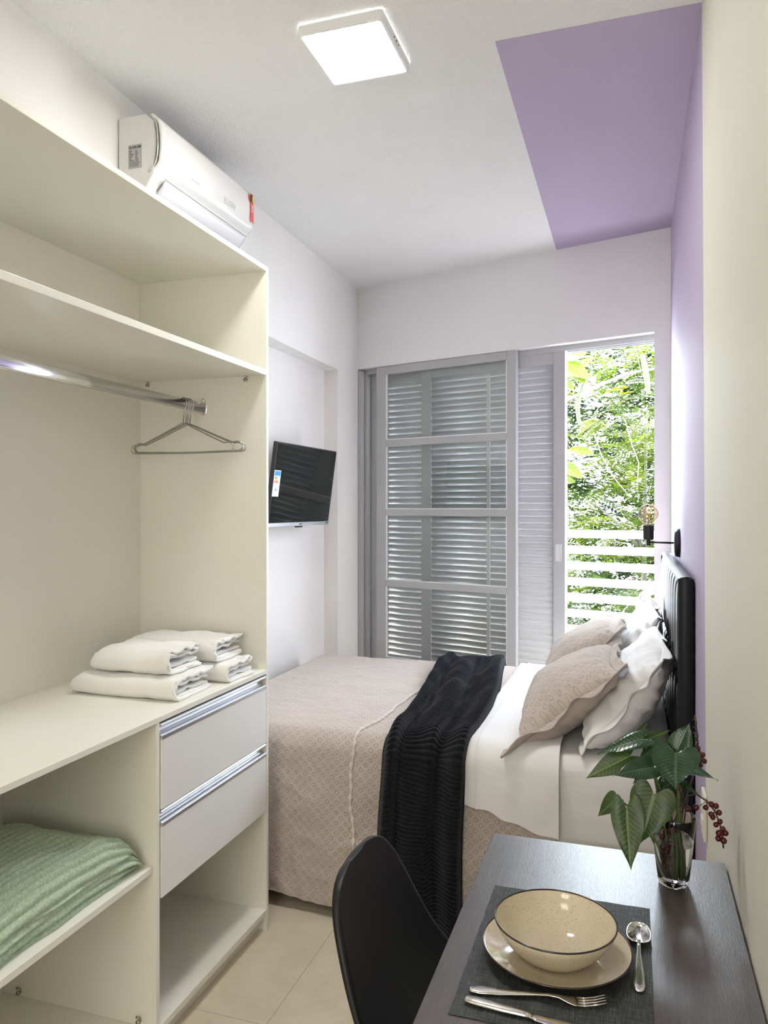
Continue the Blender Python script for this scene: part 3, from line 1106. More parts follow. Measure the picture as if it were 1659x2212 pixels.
# ------------------------------------------------------------------ television
def television():
    cx, cy, cz, yaw, pit = -1.650, 3.722, 1.615, -.034, .132
    w, h = .72, .418
    o = thing('television', 'black flat television tilted down from a wall arm in the niche', 'television', (cx, cy, cz))
    n = Vector((cos(yaw) * cos(pit), sin(yaw) * cos(pit), -sin(pit)))
    r = Vector((-sin(yaw), cos(yaw), 0))
    up = Vector((cos(yaw) * sin(pit), sin(yaw) * sin(pit), cos(pit)))
    C = Vector((cx, cy, cz))
    def P(a, b, d): return C + r * a + up * b + n * d
    def pbox(mb, a0, a1, b0, b1, d0, d1):
        return mb.hexa([P(a, b, d) for b in (b0, b1) for d in (d0, d1) for a in (a0, a1)])
    c = MB()
    pbox(c, -w / 2, w / 2, -h / 2, h / 2, -.022, 0)
    c.build('cabinet', M['black_plastic'], o, bevel=.003)
    c = MB(); pbox(c, -w / 2 + .09, w / 2 - .09, -h / 2 + .03, h / 2 - .07, -.055, -.020)
    c.build('rear_housing', M['black_plastic'], o, bevel=.01)
    c = MB(); pbox(c, -w / 2 + .008, w / 2 - .008, -h / 2 + .020, h / 2 - .008, -.001, .0008)
    c.build('screen', M['screen'], o)
    c = MB(); pbox(c, -w / 2, w / 2, -h / 2 - .003, -h / 2 + .017, -.020, .0022)
    bz = c.build('lower_bezel', M['alu'], o, bevel=.0015)
    lettering('maker_lettering', 'philco', .013, M['ink'], bz, P(-.02, -h / 2 + .004, .0024), r, up)
    c = MB()
    for k in range(3): pbox(c, w / 2 - .04 + k * .010, w / 2 - .033 + k * .010, -h / 2 + .006, -h / 2 + .011, .002, .0028)
    c.build('indicator_mark', M['ink'], bz)
    c = MB(); pbox(c, -.035, .035, -h / 2 - .012, -h / 2 - .003, -.016, -.002)
    c.build('sensor_bar', M['black_plastic'], o, bevel=.002)
    # energy label stuck on the near edge
    c = MB(); pbox(c, -w / 2 + .004, -w / 2 + .070, -.060, .070, .0012, .002)
    lb = c.build('energy_label', M['paper'], o)
    c = MB(); pbox(c, -w / 2 + .010, -w / 2 + .066, .043, .066, .0018, .0026)
    c.build('label_header', M['blue'], lb)
    for k, (m_, L) in enumerate((('green', .022), ('green', .026), ('yellow', .030), ('yellow', .033), ('red', .036), ('red', .038))):
        c = MB(); pbox(c, -w / 2 + .012, -w / 2 + .012 + L, .034 - k * .0052, .0378 - k * .0052, .0018, .0026)
        c.build('rating_bar', M[m_], lb)
    c = MB()
    pbox(c, -w / 2 + .052, -w / 2 + .058, .033, .038, .0018, .0026)
    c.build('label_print', M['blue'], lb)
    c = MB(); pbox(c, -w / 2 + .028, -w / 2 + .040, -.032, -.022, .0018, .0024)
    c.build('label_print', M['blue'], lb)
    # arm and wall plate
    c = MB(); c.box(-1.822, -1.810, cy - .06, cy + .06, cz - .10, cz + .10)
    c.build('wall_plate', M['black_metal'], o, bevel=.002)
    c = MB(); c.tube([(-1.812, cy, cz), P(0, 0, -.050)], .018, 12)
    c.build('support_arm', M['black_metal'], o)
television()

# ------------------------------------------------------------------ bed
BY0, BY1 = 2.625, 4.045
BX0, BX1 = -1.695, .132
ZB = .660
bed = thing('bed', 'double bed with white mattress, upholstered base and black tufted headboard', 'bed', (-.78, 3.33, 0))
c = MB(); c.box(BX0 + .01, BX1, BY0 + .02, BY1 - .02, .05, .345)
c.build('base', M['beige_plain'], bed, bevel=.012)
for x in (BX0 + .12, BX1 - .12):
    for y in (BY0 + .12, BY1 - .12):
        c = MB(); c.tube([(x, y, 0), (x, y, .052)], [.02, .026], 12)
        c.build('foot', M['black_plastic'], bed)
def mattress():
    c = MB()
    r = .045
    L = (BY1 - BY0)
    H = ZB - .350
    per = []
    # cross-section in (y,z): rounded rectangle, near side first
    def sec():
        pts = []
        for cy, cz, a0 in ((BY1 - r, ZB - r, 0), (BY0 + r, ZB - r, 90), (BY0 + r, .350 + r, 180), (BY1 - r, .350 + r, 270)):
            for k in range(7):
                a = radians(a0 + 15 * k)
                pts.append((cy + r * cos(a), cz + r * sin(a)))
        out = []
        for i in range(len(pts)):
            p, q = pts[i], pts[(i + 1) % len(pts)]
            d = sqrt((p[0] - q[0]) ** 2 + (p[1] - q[1]) ** 2)
            n = max(1, int(d / .03))
            for k in range(n): out.append((p[0] + (q[0] - p[0]) * k / n, p[1] + (q[1] - p[1]) * k / n))
        return out
    S = sec()
    ns = len(S)
    nx = 110
    vs, fs = [], []
    for i in range(nx + 1):
        u = i / nx
        x = BX0 + (BX1 - BX0) * u
        e = min(smooth(0, .03, u), smooth(1, .98, u))
        for (y, z) in S:
            cy, cz = (BY0 + BY1) / 2, (ZB + .350) / 2
            yy = cy + (y - cy) * (.965 + .035 * e)
            zz = cz + (z - cz) * (.85 + .15 * e)
            side = smooth(BY0 + .05, BY0, y)
            yy -= side * (.005 * nz(x * 4, z * 26, 3) + .003 * sin(z * 95 + 3 * nz(x * 3, z * 4)))
            vs.append((x, yy, zz))
    for i in range(nx):
        for k in range(ns):
            k2 = (k + 1) % ns
            fs.append((i * ns + k, i * ns + k2, (i + 1) * ns + k2, (i + 1) * ns + k))
    fs.append(tuple(range(ns))); fs.append(tuple(range(nx * ns, (nx + 1) * ns)))
    c.add(vs, fs)
    c.build('mattress', M['white_cotton'], bed, smooth=True)
mattress()
def headboard():
    HX0, HX1 = .138, .186
    y0, y1 = 2.595, 4.075
    z0, z1 = .30, 1.275
    hb = MB()
    hb.box(HX1 - .020, HX1, y0 + .006, y1 - .006, .0, z1 - .012)
    back = hb.build('headboard', M['leather'], bed, bevel=.004)
    c = MB()
    ncol, rows = 10, [(.30, .62), (.62, .945), (.945, z1)]
    cw = (y1 - y0) / ncol
    for k in range(ncol):
        ya, yb = y0 + cw * k, y0 + cw * (k + 1)
        for (za, zb) in rows:
            def fn(u, v, ya=ya, yb=yb, za=za, zb=zb):
                pu = 2 * u - 1; pv = 2 * v - 1
                prof = (1 - abs(pu) ** 4) ** .5 * (1 - abs(pv) ** 8) ** .5
                return Vector((HX1 - .020 - .030 * prof, ya + (yb - ya) * u, za + (zb - za) * v))
            c.grid(fn, 14, 20)
    c.build('tufted_panel', M['leather'], back, smooth=True)
    # padded wrap around the near end, the top and the far end
    c = MB()
    def sleeve(path):
        n = 12
        prof = []
        for k in range(n + 1):
            a = pi * k / n
            prof.append((HX1 - .024 - .024 * cos(a) + .000, .012 * sin(a)))
        return prof
    pr_ = sleeve(None)
    def endcap(u, v):
        x, o_ = pr_[min(12, int(round(u * 12)))]
        z = z0 + (z1 - z0) * v
        return Vector((x, y0 + .004 - o_, z))
    c.grid(endcap, 12, 30)
    def topcap(u, v):
        x, o_ = pr_[min(12, int(round(u * 12)))]
        return Vector((x, y0 + (y1 - y0) * v, z1 - .006 + o_))
    c.grid(topcap, 12, 60)
    def farcap(u, v):
        x, o_ = pr_[min(12, int(round(u * 12)))]
        return Vector((x, y1 - .004 + o_, z0 + (z1 - z0) * v))
    c.grid(farcap, 12, 30)
    c.build('padded_edge', M['leather'], back, smooth=True)
headboard()

# drape profile: arc length from the far edge over the top and down the near side
RR = .055
def near_profile(s, top_y0, z_top, r=RR, y_near=BY0):
    """s measured from the point where the flat top starts; returns (y, z, ny, nz)"""
    flat = top_y0 - (y_near + r)
    if s <= flat:
        return top_y0 - s, z_top, 0.0, 1.0
    a = (s - flat) / r
    if a < pi / 2:
        return y_near + r - r * sin(a), z_top - r + r * cos(a), -sin(a), cos(a)
    return y_near, z_top - r - (s - flat - r * pi / 2), -1.0, 0.0

def sheet_cloth(name, label, cat, mat, zt, xa_fn, xb_fn, bottom_fn, thick, nu, nv, fold, seed, far_drop=.20, foot_drop=False, extra=None, origin=None):
    """cloth over the bed: u along x (head = xb, foot = xa), v from the far side over the top, down the near side"""
    r = RR + thick
    yn = BY0 - thick
    yf = BY1 + thick
    flat = (yf - r) - (yn + r)
    arc = r * pi / 2
    def fn(u, v):
        # total length depends on the hem height
        x_guess = xa_fn(.5) + (xb_fn(.5) - xa_fn(.5)) * u
        zb = bottom_fn(x_guess)
        drop = (zt - r) - zb
        L = far_drop + arc + flat + arc + drop
        s = v * L
        b = s - far_drop - arc
        if s < far_drop:
            y, z, ny, nz_ = yf, zt - r - (far_drop - s), 1.0, 0.0
        elif s < far_drop + arc:
            a = (far_drop + arc - s) / r
            y, z, ny, nz_ = yf - r + r * sin(a), zt - r + r * cos(a), sin(a), cos(a)
        else:
            y, z, ny, nz_ = near_profile(b, yf - r, zt, r, yn)
        t = b / flat
        xa, xb = xa_fn(v), xb_fn(v)
        x = xa + (xb - xa) * u
        hang = max(0, min(1, (zt - r - z) / .5)) if ny < -.5 else 0
        p = Vector((x, y, z))
        nrm = Vector((0, ny, nz_))
        d = .004 * nz(x * 7, b * 7, seed) * (1 if hang == 0 else 1.6) + .0015 * nz(x * 22, b * 22, seed + 3)
        d += fold * hang * (.6 * sin(x * 15 + 1.5 * nz(x * 2, seed) + seed) + .5 * nz(x * 6, z * 2.2, seed)) + fold * .4 * hang
        if foot_drop:
            rg = max(0, 1 - abs(nz(x * 6 + .8 * z, b * 4.5, 9.0)) * 3.0) ** 2
            d += .006 * rg * (.25 + hang) + .0025 * nz(x * 34, b * 30, 2.0) * (.3 + hang)
        p += nrm * d
        if foot_drop:
            q = (BX0 + .05) - x
            if q > 0:
                rr_ = .06
                a = min(q / rr_, pi / 2)
                dx = rr_ * sin(a)
                dz = rr_ * (1 - cos(a)) + max(0, q - rr_ * pi / 2)
                p.x = BX0 + .05 - dx
                if hang == 0:
                    side = max(0, zt - p.z)
                    p.z = max(.05, zt - sqrt(dz * dz + side * side)) if side < .3 else p.z
        if extra:
            p = extra(p, nrm, x, b, hang)
        return p, (x, b)
    c = MB(); c.grid(fn, nu, nv)
    o = c.build(name, mat, None, smooth=True, origin=origin)
    tag(o, label, cat)
    return o, fn

def hem(x): return .050 + .022 * sin(x * 9 + 1) * .6 + .018 * nz(x * 5, 1.3) - .010 * smooth(-.95, -.6, x)
quilt, qfn = sheet_cloth('quilt', 'beige ring-stitched quilt spread over the bed, hanging almost to the floor', 'quilt', M['quilt'], .672,
    lambda v: BX0 - .25, lambda v: -.245, hem, .013, 260, 360, .020, 5.0, .22, True,
    origin=(-.9, 3.3, .668))
# gathered seam running across the quilt
c = MB()
pts = []
for k in range(240):
    v = .14 + (.985 - .14) * k / 239
    u = 0.0
    xs = -.955 + .030 * nz(v * 6, 4.2) + .012 * nz(v * 22, .2) - .05 * (v - .5) + (.05 * smooth(.9, .3, v))
    u = (xs - (BX0 - .25)) / (-.245 - (BX0 - .25))
    p, _ = qfn(u, v)
    q, _ = qfn(u, min(1, v + .01))
    pts.append(p + Vector((0, -.002, .003)))
c.tube(pts, [.0065 + .0028 * sin(k * 1.3) for k in range(240)], 8)
c.build('gathered_seam', M['seam'], quilt, smooth=True)

def crease(p, nrm, x, b, hang):
    d = .006 * exp(-((x + .508) / .004) ** 2)          # stitched hem band
    d += .003 * exp(-((b - .55 - .04 * nz(x * 3)) / .006) ** 2)
    return p + nrm * d
def hem2(x): return .475 - .075 * smooth(-.56, -.26, x) + .008 * nz(x * 20, 5.5)
sheet, _ = sheet_cloth('top_sheet', 'white top sheet folded back over the quilt below the pillows', 'sheet', M['white_cotton'], .692,
    lambda v: -.553 + .010 * nz(v * 5, 2.2), lambda v: -.232, hem2, .030, 60, 150, .012, 9.0, .15, False, crease, origin=(-.4, 3.3, .684))
c = MB()
def hemline(k, off):
    v = .16 + .82 * k / 120
    return v

# throw
def throw():
    zt = .690
    thick = .030
    r = RR + thick
    yn, yf = BY0 - thick, BY1 + .012
    flat = yf - (yn + r)
    fd = .06
    arc = r * pi / 2
    drop = zt - r - .035
    L = fd + flat + arc + drop
    def edges(b):
        t = b / flat
        if t < 1:
            xa = -.985 + (-.850 + .985) * smooth(-.05, 1.05, t)
            xb = -.640 + (-.535 + .640) * smooth(-.05, 1.0, t) + .045 * sin(pi * min(1, max(0, t))) * .6
        else:
            q = min(1, (b - flat) / (arc + drop))
            xa = -.850 - .030 * q
            xb = -.535 - .035 * sin(pi * q) * .3 - .020 * q
        return xa, xb
    def fn(u, v):
        s = v * L
        b = s - fd
        if b < 0:
            a = min(1.2, -b / .05)
            y, z, ny, nz_ = yf + .05 * sin(a), zt - .05 * (1 - cos(a)), sin(a), cos(a)
        else:
            y, z, ny, nz_ = near_profile(b, yf, zt, r, yn)
        xa, xb = edges(b)
        x = xa + (xb - xa) * u
        hang = 0 if ny > -.5 else max(0, min(1, (zt - r - z) / .5))
        # lengthwise soft folds
        ph = 2.2 * nz(b * 1.1, 3.3)
        f1 = .5 + .5 * cos(2 * pi * (2.35 * u + .12 * ph - .1))
        f2 = .5 + .5 * cos(2 * pi * (4.1 * u - .2 * ph + .3))
        amp = .046 * (.75 + .3 * nz(b * 2, 7))
        fold = (amp * (f1 ** 1.5) + .012 * f2) * (.35 + .65 * smooth(-.1, .35, b))
        edge = smooth(0, .07, u) * smooth(1, .93, u)
        fold = fold * edge
        wr = .018 * nz(x * 9, b * 5, 1.0) * edge
        x += .014 * sin(2 * pi * (2.35 * u)) * edge
        rib_s = b + .020 * nz(u * 3.2, b * 3, 4) + .010 * nz(u * 8, b * 6, 2)
        rib = abs(sin(pi * rib_s / .0150)) ** .8
        d = fold + wr +   .0085 * rib * (.4 + .6 * edge) - .020 * (1 - edge)
        p = Vector((x, y, z)) + Vector((0, ny, nz_)) * (max(d, -.016) + .022 * smooth(0, .5, hang))
        return p, (x, b)
    c = MB(); c.grid(fn, 80, 900)
    o = c.build('throw_blanket', M['throw'], None, smooth=True, origin=(-.75, 3.2, zt))
    tag(o, 'black ribbed plush throw laid across the bed and hanging down its side', 'throw')
    # bound hem at the floor end showing a pale lining
    c = MB()
    pts = []
    for k in range(30):
        p, _ = fn(.55 + .43 * k / 29, 1.0)
        pts.append(p + Vector((0, .004, -.004 + .006 * nz(k * .5, 3))))
    c.tube(pts, .006, 6)
    c.build('lining_edge', M['beige_plain'], o, smooth=True)
throw()

# ------------------------------------------------------------------ pillows
def pillow(name, label, mat, c0, uy, w, h, tf, tb, flange, seed, group, yaw=0.0, wr=1.0, roll=0.0, flat_mat=None, corners=None, flop=0.0):
    """c0: centre; uy: up the pillow (in x,z); w along the bed's width"""
    c0 = Vector(c0)
    uy = Vector(uy).normalized()
    ux = Vector((0, 1, 0))
    n = uy.cross(ux)
    if n.x > 0: n = -n
    R = Matrix.Rotation(yaw, 3, n)
    ux = R @ ux; uy = R @ uy
    o = thing(name, label, 'pillow', c0, group)
    def outline(x, y):
        xx = x * (1 - .055 * (1 - y * y)) * w / 2
        yy = y * (1 - .06 * (1 - x * x)) * h / 2
        return xx, yy
    def surf(sgn):
        def fn(u, v):
            x, y = 2 * u - 1, 2 * v - 1
            x = sin(x * pi / 2); y = sin(y * pi / 2)
            xx, yy = outline(x, y)
            a = max(0, 1 - x * x); b = max(0, 1 - y * y)
            pr = (a ** .40) * (b ** .40)
            lump = 1 + .12 * nz(x * 1.4, y * 1.4, seed) - .18 * y
            t = (tf if sgn > 0 else tb) * pr * lump
            q = min(1, pr * 2)
            wri = wr * (.006 * nz(xx * 16, yy * 9, seed) + .004 * nz(xx * 9, yy * 30, seed + 4)) * q
            # folds radiating near the side seams
            ed = exp(-((1 - abs(x)) / .22) ** 2) + exp(-((1 - abs(y)) / .18) ** 2)
            wri += wr * .005 * ed * sin((yy if abs(x) > abs(y) else xx) * 95 + 4 * nz(xx * 8, yy * 8, seed)) * q
            p = c0 + ux * xx + uy * yy + n * (sgn * (t + wri))
            if corners:
                p += corners(x, y)
            return p, (xx, yy)
        return fn
    front, back = surf(1), surf(-1)
    c = MB(); c.grid(front, 56, 48)
    bc = MB(); bc.grid(back, 40, 36)
    f_ = c.build('front_panel', mat, o, smooth=True)
    b_ = bc.build('back_panel', flat_mat or mat, o, smooth=True)
    if flange:
        c = MB()
        N = 200
        def per(t):
            t = (t % 1) * 4
            k = int(t); f = t - k
            q = 2 * f - 1
            return [(q, -1), (1, q), (-q, 1), (-1, -q)][k]
        def fl(u, v):
            x, y = per(u)
            xx, yy = outline(x, y)
            m = max(abs(x), abs(y))
            corner = abs(x * y)
            ox = flange * (x if abs(x) > .0 else 0) * (1 if abs(x) == 1 else abs(x) ** 6)
            oy = flange * (y) * (1 if abs(y) == 1 else abs(y) ** 6)
            k = v * (1 + .25 * corner ** 4)
            wv = (.010 * sin(u * 60 + 3 * nz(u * 9, seed)) + .014 * nz(u * 22, seed, 2)) * v * wr
            p = c0 + ux * (xx * .992 + ox * k) + uy * (yy * .992 + oy * k) + n * wv
            if corners:
                p += corners(x, y)
            p += Vector((-.020, -.045, .012)) * v * flop * smooth(.55, 1, -x) * smooth(.55, 1, -y)
            return p, (xx + ox * k, yy + oy * k)
        c.grid(fl, N, 4)
        c.build('flange', mat, o, smooth=True, solid=.004, soff=0)
    return o
grp = 'pillows propped on the headboard'
pillow('bed_pillow', 'white pillow behind the near beige sham, its creased corner pointing at the table', M['pillow_white'], (-.015, 2.995, .845), (.25, 0, .33), .66, .41, .085, .115, .022, 2.0, grp, .05, 1.6,
       corners=lambda x, y: Vector((-.03, -.03, -.040)) * smooth(.2, 1, -x) * smooth(.0, 1, y) + Vector((-.02, -.01, .0)) * smooth(.3, 1, -x) * smooth(.3, 1, -y) + Vector((.0, 0, .02)) * smooth(.3, 1, x) * smooth(.3, 1, y))
pillow('bed_pillow', 'sunlit white pillow next to the balcony door, behind the far sham', M['pillow_white'], (-.010, 3.665, .855), (.22, 0, .34), .64, .43, .085, .105, .022, 4.0, grp, -.04, 1.6,
       corners=lambda x, y: Vector((-.05, -.03, .05)) * smooth(.3, 1, x) * smooth(.3, 1, y))
pillow('bed_pillow', 'beige ring-stitched sham nearest the table, leaning on a white pillow', M['sham'], (-.212, 2.975, .812), (.315, 0, .275), .60, .375, .120, .100, .042, 6.0, grp, .03, 1.3, flat_mat=M['beige_plain'],
       corners=lambda x, y: Vector((-.018, -.012, -.012)) * smooth(.35, 1, -x) * smooth(.35, 1, -y) + Vector((.02, 0, .0)) * smooth(.2, 1, -x) * smooth(.2, 1, y), flop=1.0)
pillow('bed_pillow', 'beige ring-stitched sham nearest the balcony door, behind the near sham', M['sham'], (-.198, 3.665, .830), (.30, 0, .30), .60, .40, .125, .090, .042, 8.0, grp, -.02, 1.3, flat_mat=M['beige_plain'])

# ------------------------------------------------------------------ sconce
def sconce():
    y, z = 3.436, 1.352
    o = thing('wall_sconce', 'black wall sconce with a bare amber globe bulb above the headboard', 'wall lamp', (XR, y, z))
    X = Matrix.Rotation(-pi / 2, 3, 'Y')
    c = MB(); c.lathe([(1e-4, .024), (.040, .024), (.052, .021), (.058, .014), (.060, .0), (1e-4, 0)], (XR - .0005, y, z), 40, X)
    c.build('wall_plate', M['black_metal'], o, smooth=True)
    c = MB(); c.tube([(XR - .022, y, z), (.072, y, z + .002)], .0042, 12)
    c.build('arm', M['black_metal'], o, smooth=True)
    bx = .066
    c = MB()
    c.lathe([(1e-4, -.012), (.0085, -.012), (.0085, .012), (1e-4, .012)], (bx, y, z), 20)
    c.lathe([(1e-4, .012), (.018, .012), (.0215, .017), (.0222, .072), (.0205, .074), (.019, .070), (1e-4, .066)], (bx, y, z), 28)
    c.build('socket', M['black_metal'], o, smooth=False, bevel=.0006)
    c = MB()
    zc = z + .122
    prof = [(.0135, z + .068 - zc), (.0140, z + .080 - zc)]
    for k in range(4, 25):
        a = pi * k / 24
        prof.append((max(1e-4, .0425 * sin(a)), -.0425 * cos(a)))
    prof[2:4] = [(.020, -.0385)]
    c.lathe(prof, (bx, y, zc), 32)
    b = c.build('bulb', M['bulb'], o, smooth=True)
    c = MB()
    for k in range(4):
        a = k * pi / 2 + .4
        c.tube([(bx + .006 * cos(a), y + .006 * sin(a), zc - .016), (bx + .009 * cos(a), y + .009 * sin(a), zc + .020)], .0013, 6)
    c.build('filament', M['filament'], b)
    c = MB(); c.tube([(bx, y, z + .066), (bx, y, zc - .018)], [.006, .003], 8)
    c.build('glass_stem', M['clear_plastic'], b)
sconce()

# ------------------------------------------------------------------ wall socket plate
ol = thing('wall_outlet', 'ivory socket plate on the wall edge behind the vase', 'wall outlet', (XR, 2.225, .675))
c = MB(); c.box(XR - .010, XR, 2.185, 2.262, .612, .738)
c.build('cover_plate', M['outlet'], ol, bevel=.005)
c = MB(); c.box(XR - .013, XR - .008, 2.20, 2.247, .640, .668); c.box(XR - .013, XR - .008, 2.20, 2.247, .682, .710)
c.build('socket_insert', M['outlet'], ol, bevel=.002)

# ------------------------------------------------------------------ table
TZ = .75
tb = thing('dining_table', 'dark wood-effect table against the right wall', 'table', (-.06, 1.30, 0))
c = MB(); c.box(-.304, .186, .72, 1.755, TZ - .025, TZ)
c.build('tabletop', M['wood'], tb, bevel=.0015)
for x in (-.27, .150):
    for y in (.76, 1.715):
        c = MB(); c.box(x - .022, x + .022, y - .022, y + .022, 0, TZ - .025)
        c.build('leg', M['black_metal'], tb, bevel=.002)
c = MB()
for x in (-.27, .150): c.box(x - .010, x + .010, .782, 1.693, TZ - .075, TZ - .025)
for y in (.76, 1.715): c.box(-.248, .128, y - .010, y + .010, TZ - .075, TZ - .025)
c.build('apron', M['black_metal'], tb)

# placemat
c = MB()
def pm(u, v):
    x = -.259 + .290 * u; y = 1.105 + .405 * v
    return Vector((x + .001 * nz(y * 30), y + .001 * nz(x * 30), TZ + .0013))
c.grid(pm, 20, 24)
pmo = c.build('placemat', M['woven'], None, solid=.0012, soff=-1)
tag(pmo, 'charcoal woven placemat under the plate', 'placemat')

# plate and bowl
PX, PY = -.121, 1.305
pl = thing('dinner_plate', 'cream speckled dinner plate with dark rim on the placemat', 'plate', (PX, PY, TZ + .0014))
zp = TZ + .0014
pp = [(1e-4, .004), (.070, .004), (.078, .0055), (.100, .012), (.118, .0195), (.1215, .0205), (.1225, .0195), (.118, .0165), (.100, .009), (.080, .0018), (.074, .000), (.066, .0), (.062, .0018), (1e-4, .0018)]
c = MB(); c.lathe(pp, (PX, PY, zp), 96)
c.build('plate_body', M['stoneware'], pl, smooth=True)
c = MB(); c.tube([(PX + .1213 * cos(a), PY + .1213 * sin(a), zp + .0200) for a in [2 * pi * k / 96 for k in range(96)]], .0015, 8, closed=True)
c.build('rim', M['rim'], pl, smooth=True)
BXc, BYc = -.122, 1.298
zb = zp + .0045
bw = thing('bowl', 'cream speckled bowl with dark rim sitting on the plate', 'bowl', (BXc, BYc, zb))
bp = [(1e-4, .006), (.030, .006), (.048, .009), (.064, .017), (.080, .031), (.091, .046), (.0975, .058), (.0990, .0592), (.1000, .058), (.095, .046), (.084, .029), (.068, .013), (.056, .004), (.050, .000), (.046, .0), (.043, .003), (1e-4, .003)]
def smooth_prof(p, n=3):
    out = []
    m = len(p)
    for i in range(m - 1):
        p0, p1, p2, p3 = p[max(0, i - 1)], p[i], p[i + 1], p[min(m - 1, i + 2)]
        for k in range(n):
            t = k / n
            f = lambda a, b, c_, d: .5 * (2 * b + (c_ - a) * t + (2 * a - 5 * b + 4 * c_ - d) * t * t + (3 * b - a - 3 * c_ + d) * t ** 3)
            out.append((max(1e-4, f(p0[0], p1[0], p2[0], p3[0])), f(p0[1], p1[1], p2[1], p3[1])))
    out.append(p[-1])
    return out
c = MB(); c.lathe(bp, (BXc, BYc, zb), 96)
c.build('bowl_body', M['stoneware'], bw, smooth=True)
c = MB(); c.tube([(BXc + .0990 * cos(a), BYc + .0990 * sin(a), zb + .0590) for a in [2 * pi * k / 96 for k in range(96)]], .0015, 8, closed=True)
c.build('rim', M['rim'], bw, smooth=True)

# ------------------------------------------------------------------ cutlery
def cut_frame(a, b):
    a = Vector(a); b = Vector(b)
    d = (b - a).normalized()
    s = Vector((0, 0, 1)).cross(d).normalized()
    return a, d, s
def loft(mb, a, d, s, st, n=12):
    """st: list of (dist, half width, z centre, half thickness)"""
    vs, fs = [], []
    for (t, w, z, h) in st:
        for k in range(n):
            q = 2 * pi * k / n
            cw = abs(cos(q)) ** .7 * (1 if cos(q) >= 0 else -1)
            p = a + d * t + s * (w * cw) + Vector((0, 0, z + h * sin(q)))
            vs.append(p)
    for i in range(len(st) - 1):
        for k in range(n):
            k2 = (k + 1) % n
            fs.append((i * n + k, i * n + k2, (i + 1) * n + k2, (i + 1) * n + k))
    fs.append(tuple(range(n))); fs.append(tuple(range((len(st) - 1) * n, len(st) * n)))
    mb.add(vs, fs)
ZM = TZ + .0016
hand = [(0, .0035, .0035, .0012), (.004, .0075, .0035, .002), (.016, .0100, .0036, .0024), (.045, .0088, .0040, .0023), (.075, .0058, .0052, .0020), (.100, .0036, .0065, .0017)]
# fork
fk = thing('fork', 'steel fork lying between the plate and the knife', 'fork', (-.14, 1.18, ZM))
a, d, s = cut_frame((-.240, 1.166, ZM), (-.040, 1.194, ZM))
c = MB(); loft(c, a, d, s, hand + [(.120, .0032, .0078, .0016), (.135, .0042, .0070, .0014), (.148, .0090, .0040, .0011), (.158, .0118, .0025, .0010), (.164, .0120, .0022, .0010)])
c.build('handle', M['steel'], fk, smooth=True)
for k in range(4):
    o_ = (-1.5 + k) * .0064
    c = MB(); loft(c, a + s * o_, d, s, [(.161, .0022, .0023, .0010), (.175, .0020, .0030, .0010), (.190, .0017, .0060, .0009), (.204, .0010, .0105, .0007)], 8)
    c.build('tine', M['steel'], fk, smooth=True)
# knife
kn = thing('table_knife', 'steel table knife nearest the edge of the placemat', 'knife', (-.14, 1.14, ZM))
a, d, s = cut_frame((-.242, 1.140, ZM), (-.02, 1.118, ZM))
c = MB(); loft(c, a, d, s, [(0, .004, .0045, .002), (.004, .0078, .0045, .0036), (.020, .0092, .0045, .0040), (.060, .0082, .0045, .0040), (.092, .0058, .0045, .0036), (.102, .0052, .0045, .003)])
c.build('handle', M['steel'], kn, smooth=True)
c = MB(); loft(c, a, d, s, [(.100, .0052, .0045, .0016), (.110, .0080, .0040, .0010), (.150, .0095, .0035, .0009), (.190, .0090, .0032, .0008), (.212, .0055, .0030, .0007), (.222, .001, .0030, .0005)])
c.build('blade', M['steel'], kn, smooth=True)
# spoon
sp_ = thing('spoon', 'steel spoon lying to the right of the plate', 'spoon', (.010, 1.34, ZM))
a, d, s = cut_frame((.010, 1.240, ZM), (.011, 1.445, ZM))
c = MB(); loft(c, a, d, s, hand + [(.120, .0034, .0082, .0016), (.138, .0045, .0085, .0014)])
c.build('handle', M['steel'], sp_, smooth=True)
c = MB()
def spb(u, v):
    t = v
    ln = .066
    y = .131 + ln * (1 - cos(pi * t)) / 2
    wq = .0192 * (sin(pi * t ** .88) ** .78) * (1.04 - .10 * (t - .5)) + .0006
    x = (2 * u - 1) * wq
    k = 1 - (2 * u - 1) ** 2
    depth = .0080 * k * sin(pi * t) ** .9
    return a + d * y + s * x + Vector((0, 0, .0095 - depth))
c.grid(spb, 16, 24)
c.build('spoon_bowl', M['steel'], sp_, smooth=True, solid=.0012, soff=0)

# ------------------------------------------------------------------ vase, water
VX, VY = .078, 1.628
vs_ = thing('glass_vase', 'clear tapered glass tumbler used as a vase at the corner of the table', 'vase', (VX, VY, TZ))
outp = [(1e-4, .0005), (.024, .0005), (.0275, .003), (.0300, .012), (.0345, .050), (.0390, .095), (.0425, .136)]
inp = [(.0412, .137), (.0375, .095), (.0330, .050), (.0286, .018), (.0250, .012), (1e-4, .011)]
c = MB(); c.lathe(outp + [(.0422, .1375)] + inp, (VX, VY, TZ), 56)
c.build('glass_body', M['glass'], vs_, smooth=True)
wp = [(1e-4, .0112), (.0248, .0122), (.0284, .018), (.0328, .050), (.0362, .083), (.0363, .0845), (1e-4, .0838)]
c = MB(); c.lathe(wp, (VX, VY, TZ), 48)
c.build('water', M['water'], vs_, smooth=True)

